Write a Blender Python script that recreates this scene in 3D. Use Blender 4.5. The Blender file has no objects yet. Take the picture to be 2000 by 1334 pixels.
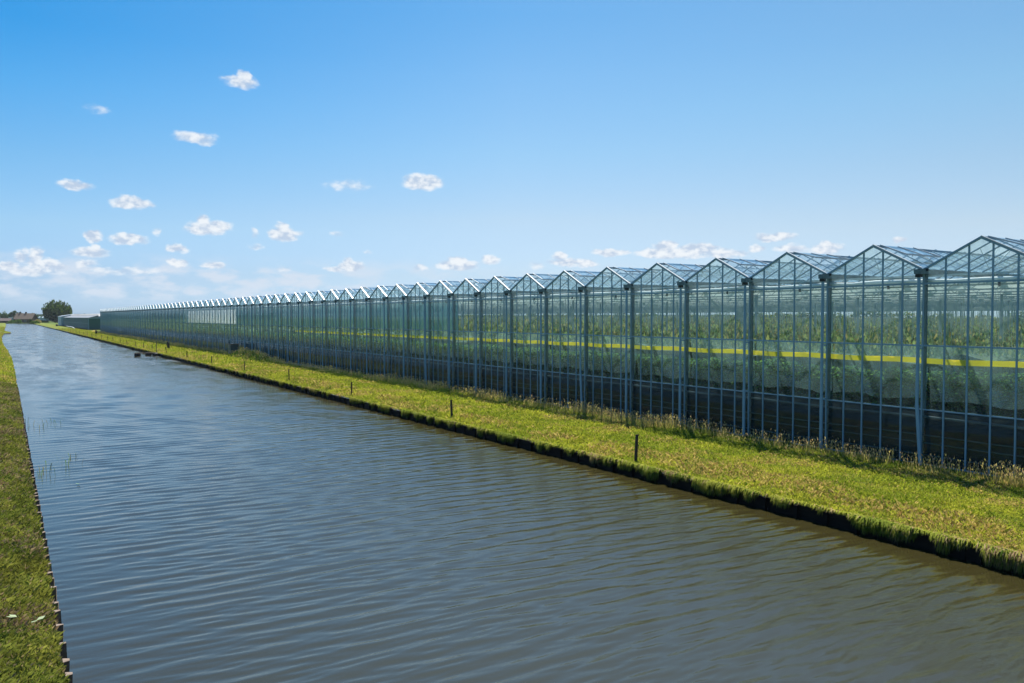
import bpy, math, random
import numpy as np
from mathutils import Vector, Matrix
R = math.radians
sc = bpy.context.scene
COL = sc.collection
random.seed(7)
rng = np.random.default_rng(7)

# ------------------------------------------------------------------ camera
CAM_H = 5.28
YAW = math.atan(990 / 1532.0)
PITCH = math.atan(48 / 1532.0)
S, C = math.sin(YAW), math.cos(YAW)
cam_data = bpy.data.cameras.new('camera')
cam = bpy.data.objects.new('camera', cam_data)
COL.objects.link(cam)
cam.location = (0, 0, CAM_H)
cam.rotation_euler = (math.pi / 2 - PITCH, 0, -YAW)
cam_data.sensor_width = 36
cam_data.lens = 36 * 1532 / 2000.0
cam_data.clip_start = 0.1
cam_data.clip_end = 20000
sc.camera = cam

# ------------------------------------------------------------------ light
SUN_AZ = R(40)      # from +Y towards +X
SUN_EL = R(61)
SKY_STRENGTH = 0.12
SUN_STRENGTH = 5.0
sc.view_settings.view_transform = 'Standard'
sc.view_settings.look = 'None'
sc.view_settings.gamma = 1
sc.view_settings.exposure = 1.1
sc.cycles.max_bounces = 10
sc.cycles.diffuse_bounces = 3
sc.cycles.glossy_bounces = 3
sc.cycles.transmission_bounces = 4
sc.cycles.volume_bounces = 0
sc.cycles.transparent_max_bounces = 64
sc.cycles.sample_clamp_indirect = 3
sc.cycles.caustics_reflective = False
sc.cycles.caustics_refractive = False

sun = bpy.data.lights.new('sun', 'SUN')
sun.energy = SUN_STRENGTH
sun.angle = R(0.5)
sun.color = (1.0, 0.95, 0.87)
suno = bpy.data.objects.new('sun', sun)
COL.objects.link(suno)
sd = Vector((math.sin(SUN_AZ) * math.cos(SUN_EL), math.cos(SUN_AZ) * math.cos(SUN_EL), math.sin(SUN_EL)))
suno.rotation_euler = sd.to_track_quat('Z', 'Y').to_euler()
suno.location = (0, 0, 60)

# ------------------------------------------------------------------ node helpers
class NT:
    def __init__(s, tree):
        s.t = tree
        s.n = tree.nodes
        s.l = tree.links
    def node(s, typ, **kw):
        n = s.n.new(typ)
        for k, v in kw.items():
            setattr(n, k, v)
        return n
    def put(s, sock, v):
        if isinstance(v, bpy.types.NodeSocket):
            s.l.new(v, sock)
        elif v is not None:
            if hasattr(sock, 'default_value'):
                dv = sock.default_value
                if hasattr(dv, '__len__') and not hasattr(v, '__len__'):
                    v = (v,) * len(dv)
                if hasattr(dv, '__len__') and len(dv) == 4 and len(v) == 3:
                    v = tuple(v) + (1,)
                sock.default_value = v
    def m(s, op, a, b=None, c=None, clamp=False):
        n = s.node('ShaderNodeMath', operation=op, use_clamp=clamp)
        s.put(n.inputs[0], a)
        if b is not None: s.put(n.inputs[1], b)
        if c is not None: s.put(n.inputs[2], c)
        return n.outputs[0]
    def vm(s, op, a, b=None, out=0):
        n = s.node('ShaderNodeVectorMath', operation=op)
        s.put(n.inputs[0], a)
        if b is not None: s.put(n.inputs[1], b)
        return n.outputs[out]
    def mix(s, f, a, b, kind='MIX'):
        n = s.node('ShaderNodeMix', data_type='RGBA', blend_type=kind)
        s.put(n.inputs[0], f); s.put(n.inputs[6], a); s.put(n.inputs[7], b)
        return n.outputs[2]
    def mapr(s, v, a, b, c=0.0, d=1.0, smooth=False):
        n = s.node('ShaderNodeMapRange')
        if smooth: n.interpolation_type = 'SMOOTHSTEP'
        s.put(n.inputs[0], v)
        for i, x in enumerate((a, b, c, d)): s.put(n.inputs[i + 1], x)
        return n.outputs[0]
    def noise(s, vec, scale, detail=3, rough=0.5, out=0, dist=0.0):
        n = s.node('ShaderNodeTexNoise')
        s.put(n.inputs['Vector'], vec)
        n.inputs['Scale'].default_value = scale
        n.inputs['Detail'].default_value = detail
        n.inputs['Roughness'].default_value = rough
        n.inputs['Distortion'].default_value = dist
        return n.outputs[out]

# ------------------------------------------------------------------ world: sky and clouds
world = bpy.data.worlds.new('World')
sc.world = world
world.use_nodes = True
world.cycles.sampling_method = 'MANUAL'
world.cycles.sample_map_resolution = 512
w = NT(world.node_tree)
for n in list(w.n): w.n.remove(n)
sky = w.node('ShaderNodeTexSky', sky_type='NISHITA')
sky.sun_disc = False
sky.sun_elevation = SUN_EL
sky.sun_rotation = SUN_AZ
sky.altitude = 0
sky.air_density = 1.0
sky.dust_density = 0.6
sky.ozone_density = 2.0
geo = w.node('ShaderNodeTexCoord').outputs['Generated']
sep = w.node('ShaderNodeSeparateXYZ'); w.put(sep.inputs[0], geo)
az = w.m('ARCTAN2', sep.outputs[0], sep.outputs[1])
el = w.m('ARCSINE', sep.outputs[2])
cmb = w.node('ShaderNodeCombineXYZ')
w.put(cmb.inputs[0], az); w.put(cmb.inputs[1], el)
P = cmb.outputs[0]
def ray(px, py):
    x, y = (px - 1000) / 1532.0, (667 - py) / 1532.0
    f = math.cos(PITCH) + y * math.sin(PITCH)
    z = -math.sin(PITCH) + y * math.cos(PITCH)
    X, Y = f * S + x * C, f * C - x * S
    return math.atan2(X, Y), math.atan2(z, math.hypot(X, Y))
# each cumulus: image-of-the-sky centre, half width, half height, density
clouds = [(468,160,34,11,.9),(476,152,15,12,.9),(380,268,40,11,.85),(402,275,24,10,.7),(147,362,34,9,.95),(256,398,42,11,1.1),(248,393,22,10,.9),
 (678,362,42,11,.42),(827,357,38,14,1.2),(820,350,20,10,1),(395,445,30,13,1.1),(398,430,16,12,1),(430,443,24,12,1.1),(183,463,18,11,1.1),
 (251,467,36,11,1.1),(178,492,34,9,1),(186,486,14,9,.9),(556,457,30,13,1.15),(552,446,16,12,1),(346,485,22,7,.9),(345,513,20,9,1),(416,520,24,7,.95),
 (43,500,18,14,.9),(70,498,17,14,.95),(85,516,38,11,1.1),(18,523,22,9,.9),(170,515,24,8,.7),(500,483,14,6,.6),(497,455,8,8,.5),(305,453,9,7,.5),
 (688,521,26,10,1.1),(682,512,10,10,1),(652,526,18,6,.8),(895,518,38,10,1.1),(892,509,18,9,1),(958,508,20,9,.95),(1110,512,40,9,1),(1092,501,16,9,.9),
 (1145,514,22,9,.95),(1192,493,34,7,.95),(1290,494,52,10,1.1),(1300,482,24,12,1.1),(1362,488,40,12,1.1),(1410,495,36,9,.9),(1512,463,42,8,1.05),
 (1476,487,20,7,.9),(1612,486,34,10,1),(1612,478,16,8,.9),(1545,485,32,7,.9),(1440,494,26,6,.7),(1755,469,18,6,.95),(820,524,16,7,.6),(655,457,13,5,.5),(193,213,26,8,.3),
 (60,528,62,9,.75),(240,530,80,7,.5),(1335,496,90,7,.8),(1050,518,15,8,.5),(555,526,13,6,.45),(715,492,10,4,.4)]
wob = w.noise(w.vm('MULTIPLY', P, (1, 1.6, 1)), 42, 4, 0.6, out=1)
wob = w.vm('MULTIPLY', w.vm('SUBTRACT', wob, (0.5, 0.5, 0.5)), (0.020, 0.012, 0))
Pw = w.vm('ADD', P, wob)
dens = None
shade = None
for (cx, cy, hw, hh, k) in clouds:
    a0, e0 = ray(cx, cy)
    a1, _ = ray(cx + hw * 1.22, cy)
    _, e1 = ray(cx, cy - hh * 1.3)
    v = w.vm('MULTIPLY', w.vm('SUBTRACT', Pw, (a0, e0, 0)), (1 / (a1 - a0), 1 / (e1 - e0), 0))
    q = w.vm('LENGTH', v, out=1)
    q = w.m('MULTIPLY_ADD', w.m('MULTIPLY', q, q), -k, k)      # k * (1 - q^2)
    dens = q if dens is None else w.m('MAXIMUM', dens, q)
fine = w.noise(w.vm('MULTIPLY', P, (1, 1.5, 1)), 80, 4, 0.55)
cover = w.mapr(w.m('ADD', dens, w.m('MULTIPLY', w.m('SUBTRACT', fine, 0.5), 1.1)), -0.05, 0.85, 0, 1, smooth=True)
cover = w.m('MULTIPLY', cover, w.mapr(dens, -0.6, 0.35, 0, 1, smooth=True))
band = w.noise(w.vm('MULTIPLY', P, (1, 2.6, 1)), 22, 5, 0.55)
band = w.mapr(band, 0.40, 0.62, 0, 0.75, smooth=True)
band = w.m('MULTIPLY', band, w.mapr(el, R(0.6), R(1.6), 0, 1, smooth=True))
band = w.m('MULTIPLY', band, w.mapr(el, R(3.0), R(4.4), 1, 0, smooth=True))
band = w.m('MULTIPLY', band, w.mapr(az, R(18), R(32), 1, 0.25))
under = w.noise(w.vm('ADD', w.vm('MULTIPLY', P, (1, 1.5, 1)), (0, 0.014, 0)), 80, 4, 0.55)
lit = w.mapr(w.m('SUBTRACT', fine, under), -0.16, 0.12, 0, 1)
ccol = w.mix(lit, (2.05, 2.45, 3.05), (3.5, 3.62, 3.75))
# air colour: the clear-sky model is nudged towards this day's deeper azure (rows: elevation, columns: azimuth)
ROWS = (30, 150, 300, 430, 540, 600)
NISH = {30: ((.257,.400,.647),(.292,.448,.692),(.369,.543,.756),(.490,.661,.776),(.658,.732,.643),(.631,.600,.458)),
        1000: ((.309,.461,.744),(.340,.507,.792),(.414,.605,.869),(.547,.746,.915),(.771,.869,.787),(.795,.740,.553)),
        1950: ((.369,.538,.837),(.407,.591,.885),(.495,.700,.954),(.644,.841,.969),(.860,.932,.806),(.863,.787,.577))}
WANT = {30: ((58,153,225),(86,168,232),(122,185,235),(156,202,238),(166,199,228),(156,187,214)),
        1000: ((110,178,239),(130,190,244),(155,206,248),(187,219,246),(198,224,243),(196,220,238)),
        1950: ((138,195,244),(152,206,248),(175,215,248),(203,228,248),(212,232,246),(208,226,240))}
lin = lambda v: ((v / 255 + .055) / 1.055) ** 2.4
def air_ramp(px):
    n = w.node('ShaderNodeValToRGB'); w.put(n.inputs[0], w.mapr(el, 0.0, 0.5, 0, 1))
    e = n.color_ramp.elements
    for i, py in enumerate(reversed(ROWS)):
        q = [0.95 * lin(a) / (b_ * 2 ** sc.view_settings.exposure) for a, b_ in zip(WANT[px][ROWS.index(py)], NISH[px][ROWS.index(py)])]
        pos = ray(px, py)[1] / 0.5
        el_i = e[i] if i < 2 else e.new(pos)
        el_i.position = pos; el_i.color = (*q, 1)
    return n.outputs[0]
aL, aC, aR = (ray(q, 300)[0] for q in (30, 1000, 1950))
r1, r2, r3 = air_ramp(30), air_ramp(1000), air_ramp(1950)
tint = w.mix(w.mapr(az, aL, aC, 0, 1), r1, r2)
tint = w.mix(w.mapr(az, aC, aR, 0, 1), tint, r3)
base = w.mix(1.0, sky.outputs[0], tint, 'MULTIPLY')
c1 = base
c2 = w.mix(band, c1, (2.75, 3.0, 3.4))
c3 = w.mix(w.m('MULTIPLY', cover, 0.92), c2, ccol)
bg = w.node('ShaderNodeBackground')
w.put(bg.inputs[0], c3)
bg.inputs[1].default_value = SKY_STRENGTH
wo = w.node('ShaderNodeOutputWorld')
w.l.new(bg.outputs[0], wo.inputs[0])

# ------------------------------------------------------------------ materials
def new_mat(name):
    m = bpy.data.materials.new(name)
    m.use_nodes = True
    t = NT(m.node_tree)
    for n in list(t.n): t.n.remove(n)
    out = t.node('ShaderNodeOutputMaterial')
    return m, t, out
def principled(name, col, rough=0.6, metal=0.0, spec=0.5, vary=0.0, vscale=3.0, col2=None, bump=0.0, bscale=20.0, stretch=(1, 1, 1), coords='Object'):
    m, t, out = new_mat(name)
    b = t.node('ShaderNodeBsdfPrincipled')
    b.inputs['Roughness'].default_value = rough
    b.inputs['Metallic'].default_value = metal
    b.inputs['Specular IOR Level'].default_value = spec
    tc = t.node('ShaderNodeTexCoord')
    v = t.vm('MULTIPLY', tc.outputs[coords], stretch)
    if col2 is not None or vary:
        n = t.noise(v, vscale, 5, 0.6)
        f = t.mapr(n, 0.3, 0.7, 0, 1)
        c2 = col2 if col2 is not None else tuple(x * (1 - vary) for x in col)
        t.put(b.inputs['Base Color'], t.mix(f, col, c2))
    else:
        t.put(b.inputs['Base Color'], col)
    if bump:
        bn = t.node('ShaderNodeBump')
        bn.inputs['Strength'].default_value = bump
        bn.inputs['Distance'].default_value = 0.02
        t.put(bn.inputs['Height'], t.noise(v, bscale, 4, 0.6))
        t.l.new(bn.outputs[0], b.inputs['Normal'])
    t.l.new(b.outputs[0], out.inputs[0])
    return m
def sheet_glass(name, tint, base_f=0.08, rough=0.03, haze=0.0, haze_col=(0.5, 0.6, 0.6), wrinkle=None, veil=0.0, zveil=None):
    """thin single-sheet glass or film: transparent body, Schlick reflection, optional milky share"""
    m, t, out = new_mat(name)
    lw = t.node('ShaderNodeLayerWeight'); lw.inputs[0].default_value = 0.5
    f = t.m('POWER', lw.outputs['Facing'], 5.0)
    f = t.m('MULTIPLY_ADD', f, 0.65, base_f)
    tr = t.node('ShaderNodeBsdfTransparent'); t.put(tr.inputs[0], tint)
    gl = t.node('ShaderNodeBsdfGlossy'); gl.inputs['Roughness'].default_value = rough
    t.put(gl.inputs[0], (0.9, 0.95, 0.97))
    geo = t.node('ShaderNodeNewGeometry')
    pos = geo.outputs['Position']
    if wrinkle:
        bn = t.node('ShaderNodeBump'); bn.inputs['Strength'].default_value = wrinkle[0]; bn.inputs['Distance'].default_value = 0.05
        vr = t.node('ShaderNodeVectorRotate', rotation_type='X_AXIS'); t.put(vr.inputs['Vector'], pos); vr.inputs['Angle'].default_value = R(38)
        v = t.vm('MULTIPLY', vr.outputs[0], wrinkle[1])
        nz = t.node('ShaderNodeTexNoise'); t.put(nz.inputs['Vector'], v); nz.inputs['Scale'].default_value = 1.0; nz.inputs['Detail'].default_value = 5
        t.put(bn.inputs['Height'], nz.outputs[0]); t.l.new(bn.outputs[0], gl.inputs['Normal'])
    body = tr.outputs[0]
    if haze or veil:
        df = t.node('ShaderNodeBsdfDiffuse'); t.put(df.inputs[0], haze_col)
        tl = t.node('ShaderNodeBsdfTranslucent'); t.put(tl.inputs[0], haze_col)
        ad = t.node('ShaderNodeMixShader'); ad.inputs[0].default_value = 0.5
        t.l.new(df.outputs[0], ad.inputs[1]); t.l.new(tl.outputs[0], ad.inputs[2])
        mx = t.node('ShaderNodeMixShader')
        n = t.noise(t.vm('MULTIPLY', pos, (1, 1, 0.5)), 1.3, 5, 0.65)
        hf = t.mapr(n, 0.3, 0.75, haze, haze + veil)  # milky share laid in as brightness, uneven by noise
        if zveil:
            sz = t.node('ShaderNodeSeparateXYZ'); t.put(sz.inputs[0], pos)
            hf = t.m('ADD', hf, t.m('MULTIPLY', t.mapr(sz.outputs[2], zveil[0], zveil[1], 0, zveil[2], smooth=True), t.mapr(n, .3, .7, .6, 1.2)))
        t.put(mx.inputs[0], hf)
        t.l.new(body, mx.inputs[1]); t.l.new(ad.outputs[0], mx.inputs[2])
        body = mx.outputs[0]
    ms = t.node('ShaderNodeMixShader'); t.put(ms.inputs[0], f)
    t.l.new(body, ms.inputs[1]); t.l.new(gl.outputs[0], ms.inputs[2])
    t.l.new(ms.outputs[0], out.inputs[0])
    return m
def leafy(name, attr='tint', trans=0.45, mult=(1, 1, 1)):
    m, t, out = new_mat(name)
    if attr:
        a = t.node('ShaderNodeAttribute'); a.attribute_name = attr
        c = t.mix(1.0, a.outputs[0], mult, 'MULTIPLY')
    else:
        c = t.mix(0.0, mult, mult)
    d = t.node('ShaderNodeBsdfDiffuse'); t.put(d.inputs[0], c)
    tl = t.node('ShaderNodeBsdfTranslucent'); t.put(tl.inputs[0], t.mix(1.0, c, (1.15, 1.1, 0.6) if attr else (1, 1, 1), 'MULTIPLY'))
    mx = t.node('ShaderNodeMixShader'); mx.inputs[0].default_value = trans
    t.l.new(d.outputs[0], mx.inputs[1]); t.l.new(tl.outputs[0], mx.inputs[2])
    t.l.new(mx.outputs[0], out.inputs[0])
    return m

M = {}
M['frame'] = principled('shade_blue_aluminium', (0.24, 0.38, 0.48), 0.5, 0.0, 0.4, vary=0.18, vscale=1.2)  # grey metal with the blue of sky-lit shade mixed into its colour
M['pipe'] = principled('shade_blue_plastic', (0.22, 0.38, 0.50), 0.4, 0.0, 0.5, vary=0.12, vscale=0.9)  # blue of the shaded wall side is part of this colour
M['steel'] = principled('galvanised_steel', (0.48, 0.57, 0.57), 0.6, 0.0, 0.5, vary=0.3, vscale=2.0)
M['column'] = principled('weathered_galvanised_column', (0.20, 0.28, 0.30), 0.6, 0.1, 0.4, col2=(0.09, 0.14, 0.15), vscale=3.5)
M['white_alu'] = principled('bright_aluminium', (0.44, 0.46, 0.48), 0.35, 0.3, 0.5, vary=0.1)  # lit counterpart of the frame metal, sun brightness in its colour
M['black'] = principled('black_rubber', (0.012, 0.013, 0.014), 0.6)
M['roll'] = principled('white_screen_cloth', (0.82, 0.84, 0.83), 0.8, vary=0.15, vscale=4, bump=0.4, bscale=14)
M['bundle'] = principled('grey_green_screen_cloth', (0.50, 0.66, 0.62), 0.8, vary=0.35, vscale=2.2)
M['glass'] = sheet_glass('wall_glass', (0.90, 0.97, 0.96), 0.028, 0.02, haze=0.02, veil=0.06, haze_col=(0.66, 0.86, 0.88), zveil=(4.0, 5.4, 0.10))  # milky upper band added to brighten the interior behind
M['roof_glass'] = sheet_glass('roof_glass', (0.94, 0.98, 0.99), 0.14, 0.05, haze=0.055, veil=0.07, haze_col=(0.58, 0.76, 0.88))
M['film'] = sheet_glass('plastic_film', (0.86, 0.96, 0.95), 0.06, 0.10, haze=0.03, veil=0.14, haze_col=(0.50, 0.76, 0.76), wrinkle=(0.55, (0.3, 1.6, 7.0)), zveil=(2.8, 3.7, 0.17))
M['white_sheet'] = leafy('white_partition_sheet', None, 0.85, (0.95, 0.97, 0.98))
M['teal_sheet'] = sheet_glass('teal_screen', (0.45, 0.62, 0.66), 0.03, 0.4, haze=0.40, veil=0.25, haze_col=(0.10, 0.30, 0.34))
M['board'] = principled('shade_black_timber', (0.016, 0.013, 0.010), 0.8, 0, 0.15, col2=(0.006, 0.005, 0.004), vscale=4, bump=0.5, bscale=9, stretch=(1, 0.3, 3))  # near-black carries the shade on the canal-facing boards
M['stake'] = principled('weathered_timber_stake', (0.20, 0.155, 0.12), 0.85, col2=(0.09, 0.065, 0.05), vscale=9, bump=0.6, bscale=30)
M['post'] = principled('dark_fence_timber', (0.022, 0.020, 0.018), 0.8, col2=(0.045, 0.038, 0.03), vscale=6, bump=0.5, bscale=25)
M['yellow'] = leafy('yellow_film', None, 0.7, (1.0, 0.76, 0.06))
M['bundle'] = leafy('grey_green_screen_cloth', None, 0.45, (0.80, 0.88, 0.82))
M['leaf'] = leafy('grass_blades', 'tint', 0.5)
M['foliage'] = leafy('foliage', 'tint', 0.30)
M['crop'] = leafy('crop_leaves', 'tint', 0.35)
M['string'] = principled('crop_string', (0.55, 0.62, 0.55), 0.8)

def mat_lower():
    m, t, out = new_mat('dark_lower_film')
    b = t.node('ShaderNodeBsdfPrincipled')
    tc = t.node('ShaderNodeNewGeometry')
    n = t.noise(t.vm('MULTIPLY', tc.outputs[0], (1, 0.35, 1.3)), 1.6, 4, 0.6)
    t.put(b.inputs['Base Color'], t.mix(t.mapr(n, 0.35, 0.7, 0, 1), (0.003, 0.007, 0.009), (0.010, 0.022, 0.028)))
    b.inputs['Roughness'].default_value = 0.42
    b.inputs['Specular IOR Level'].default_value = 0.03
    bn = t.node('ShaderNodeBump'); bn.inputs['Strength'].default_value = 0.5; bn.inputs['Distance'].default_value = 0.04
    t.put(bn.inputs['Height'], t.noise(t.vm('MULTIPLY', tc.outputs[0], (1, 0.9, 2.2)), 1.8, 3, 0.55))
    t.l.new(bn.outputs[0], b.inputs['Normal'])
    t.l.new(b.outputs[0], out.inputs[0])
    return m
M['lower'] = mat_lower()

def mat_ground(name, green1, green2, straw, dark):
    m, t, out = new_mat(name)
    b = t.node('ShaderNodeBsdfPrincipled'); b.inputs['Roughness'].default_value = 0.95; b.inputs['Specular IOR Level'].default_value = 0.1
    p = t.node('ShaderNodeNewGeometry').outputs[0]
    a = t.noise(p, 0.45, 5, 0.6); c = t.noise(p, 9.0, 4, 0.7); d = t.noise(t.vm('MULTIPLY', p, (1, .6, 1)), 1.7, 5, 0.65)
    col = t.mix(t.mapr(a, 0.35, 0.65, 0, 1), green1, green2)
    col = t.mix(t.mapr(d, 0.52, 0.68, 0, 0.75), col, straw)
    col = t.mix(t.mapr(c, 0.35, 0.62, 0.7, 0.0), col, dark)
    t.put(b.inputs['Base Color'], col)
    bn = t.node('ShaderNodeBump'); bn.inputs['Strength'].default_value = 0.8; bn.inputs['Distance'].default_value = 0.05
    t.put(bn.inputs['Height'], t.noise(p, 14, 4, 0.7)); t.l.new(bn.outputs[0], b.inputs['Normal'])
    t.l.new(b.outputs[0], out.inputs[0])
    return m
M['turf'] = mat_ground('turf', (0.10, 0.14, 0.016), (0.15, 0.175, 0.022), (0.20, 0.165, 0.07), (0.07, 0.085, 0.018))
M['soil'] = principled('bare_soil', (0.035, 0.028, 0.02), 0.95, vary=0.5, vscale=5, bump=0.6, bscale=12)
M['field'] = mat_ground('far_field', (0.055, 0.095, 0.014), (0.08, 0.115, 0.017), (0.12, 0.12, 0.04), (0.08, 0.12, 0.02))

def mat_water():
    m, t, out = new_mat('canal_water')
    b = t.node('ShaderNodeBsdfPrincipled')
    t.put(b.inputs['Base Color'], (0.027, 0.0235, 0.008))
    b.inputs['Roughness'].default_value = 0.12
    b.inputs['IOR'].default_value = 1.75
    p = t.node('ShaderNodeNewGeometry').outputs[0]
    n1 = t.noise(t.vm('MULTIPLY', p, (0.55, 1.5, 1)), 4.5, 4, 0.6, dist=0.4)
    n2 = t.noise(t.vm('MULTIPLY', p, (0.35, 0.9, 1)), 1.1, 3, 0.5)
    sy = t.node('ShaderNodeSeparateXYZ'); t.put(sy.inputs[0], p)
    n3 = t.noise(t.vm('MULTIPLY', p, (0.6, 1.5, 1)), 13.0, 3, 0.6, dist=0.3)
    gust = t.mapr(t.noise(t.vm('MULTIPLY', p, (1, 0.35, 1)), 0.10, 3, 0.5), 0.35, 0.65, 0.45, 1.0)
    h = t.m('ADD', t.m('ADD', t.m('MULTIPLY', n1, t.mapr(sy.outputs[1], 70, 200, 0.007, 0.020)), t.m('MULTIPLY', n3, 0.0025)), t.m('MULTIPLY', n2, t.mapr(sy.outputs[1], 60, 200, 0.004, 0.040)))
    n4 = t.noise(t.vm('MULTIPLY', p, (0.42, 0.11, 1)), 1.0, 5, 0.7)
    far = t.mapr(sy.outputs[1], 30, 110, 0.0, 1.0)
    ruffle = t.mapr(n4, 0.40, 0.60, 0.05, 0.30)
    t.put(b.inputs['Roughness'], t.m('ADD', t.m('MULTIPLY', ruffle, far), t.m('MULTIPLY_ADD', far, -0.075, 0.075)))
    bn = t.node('ShaderNodeBump'); bn.inputs['Distance'].default_value = 1.0
    t.put(bn.inputs['Strength'], gust)
    t.put(bn.inputs['Height'], h); t.l.new(bn.outputs[0], b.inputs['Normal'])
    t.l.new(b.outputs[0], out.inputs[0])
    return m
M['water'] = mat_water()

# ------------------------------------------------------------------ mesh helpers
def link(o, parent=None):
    COL.objects.link(o)
    if parent is not None: o.parent = parent
    return o
def np_mesh(name, verts, faces, mat, smooth=False, tint=None):
    """faces: (n,k) array of equal-sided faces"""
    me = bpy.data.meshes.new(name)
    verts = np.asarray(verts, dtype=np.float32); faces = np.asarray(faces, dtype=np.int32)
    nf, k = faces.shape
    me.vertices.add(len(verts)); me.vertices.foreach_set('co', verts.ravel())
    me.loops.add(nf * k); me.loops.foreach_set('vertex_index', faces.ravel())
    me.polygons.add(nf)
    me.polygons.foreach_set('loop_start', np.arange(0, nf * k, k, dtype=np.int32))
    me.polygons.foreach_set('loop_total', np.full(nf, k, dtype=np.int32))
    if smooth: me.polygons.foreach_set('use_smooth', np.ones(nf, dtype=bool))
    if tint is not None:
        at = me.color_attributes.new('tint', 'FLOAT_COLOR', 'POINT')
        c = np.ones((len(verts), 4), dtype=np.float32); c[:, :3] = tint
        at.data.foreach_set('color', c.ravel())
    me.update(calc_edges=True)
    me.materials.append(mat)
    return me
class MB:
    """collects boxes, bars and tubes into one mesh"""
    def __init__(s): s.v = []; s.f = []; s.smooth = []
    def add(s, vs, fs, smooth=False):
        k = len(s.v); s.v += [tuple(v) for v in vs]; s.f += [tuple(i + k for i in f) for f in fs]; s.smooth += [smooth] * len(fs)
    def box(s, a, b):
        x0, y0, z0 = a; x1, y1, z1 = b
        s.add([(x0,y0,z0),(x1,y0,z0),(x1,y1,z0),(x0,y1,z0),(x0,y0,z1),(x1,y0,z1),(x1,y1,z1),(x0,y1,z1)],
              [(0,3,2,1),(4,5,6,7),(0,1,5,4),(1,2,6,5),(2,3,7,6),(3,0,4,7)])
    def bar(s, p, q, wd, ht, up=(0, 0, 1)):
        p, q = Vector(p), Vector(q); d = (q - p).normalized(); u = Vector(up)
        a = d.cross(u)
        if a.length < 1e-4: a = d.cross(Vector((0, 1, 0)))
        a.normalize(); u = a.cross(d)
        a *= wd / 2; u *= ht / 2
        vs = [p - a - u, p + a - u, p + a + u, p - a + u, q - a - u, q + a - u, q + a + u, q - a + u]
        s.add(vs, [(0,1,2,3),(7,6,5,4),(0,4,5,1),(1,5,6,2),(2,6,7,3),(3,7,4,0)])
    def tube(s, pts, r, n=8, caps=True, smooth=True):
        pts = [Vector(p) for p in pts]; rs = r if hasattr(r, '__len__') else [r] * len(pts)
        vs = []; fs = []
        for i, p in enumerate(pts):
            d = (pts[min(i + 1, len(pts) - 1)] - pts[max(i - 1, 0)]).normalized()
            a = d.cross(Vector((0, 0, 1)))
            if a.length < 1e-3: a = d.cross(Vector((1, 0, 0)))
            a.normalize(); b = a.cross(d)
            for j in range(n):
                t = 2 * math.pi * j / n
                vs.append(p + (a * math.cos(t) + b * math.sin(t)) * rs[i])
        for i in range(len(pts) - 1):
            for j in range(n):
                fs.append((i*n + j, i*n + (j+1) % n, (i+1)*n + (j+1) % n, (i+1)*n + j))
        s.add(vs, fs, smooth)
        if caps:
            s.add(vs[:n], [tuple(range(n))[::-1]]); s.add(vs[-n:], [tuple(range(n))])
    def mesh(s, name, mat):
        me = bpy.data.meshes.new(name); me.from_pydata(s.v, [], s.f); me.materials.append(mat)
        me.polygons.foreach_set('use_smooth', s.smooth); me.update()
        return me
    def build(s, name, mat, parent=None, loc=None):
        o = bpy.data.objects.new(name, s.mesh(name, mat)); link(o, parent)
        if loc: o.location = loc
        return o
def tag(o, label=None, cat=None, group=None, kind=None):
    if label: o['label'] = label
    if cat: o['category'] = cat
    if group: o['group'] = group
    if kind: o['kind'] = kind
    return o
def empty(name, loc=(0, 0, 0), rz=0):
    o = bpy.data.objects.new(name, None); link(o); o.location = loc; o.rotation_euler = (0, 0, rz); o.empty_display_size = 0.3
    return o
def inst(name, me, parent, loc=(0, 0, 0)):
    o = bpy.data.objects.new(name, me); link(o, parent); o.location = loc
    return o
# lattice noise for numpy
_L = rng.random((256, 256))
def vnoise(x, y, s=1.0):
    x = np.asarray(x, float) / s + 57.3; y = np.asarray(y, float) / s + 91.7
    xi = np.floor(x).astype(int); yi = np.floor(y).astype(int)
    fx = x - xi; fy = y - yi; fx = fx*fx*(3-2*fx); fy = fy*fy*(3-2*fy)
    g = lambda i, j: _L[i % 256, j % 256]
    return (g(xi,yi)*(1-fx)+g(xi+1,yi)*fx)*(1-fy) + (g(xi,yi+1)*(1-fx)+g(xi+1,yi+1)*fx)*fy
def fbm(x, y, s=1.0, o=4):
    t = 0; a = 1; n = 0
    for _ in range(o): t = t + a*vnoise(x, y, s); n += a; a *= 0.5; s *= 0.5
    return t / n
def world_at(px, z):           # lateral helper: wall-parallel maths for things whose depth is known
    u = (px - 1000) / 1532.0
    return z * (S + u * C), z * (C - u * S)
def y_of(px, X):               # Y of a point with world X that shows at column px
    z = 1532 * X / (C * (px - 10)); return (z - X * S) / C

WATER_Z = -0.62
XR = 19.5        # right bank edge
XL = 0.64         # left bank edge
XW = 28.3        # greenhouse wall
Y_END = 815.0

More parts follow.
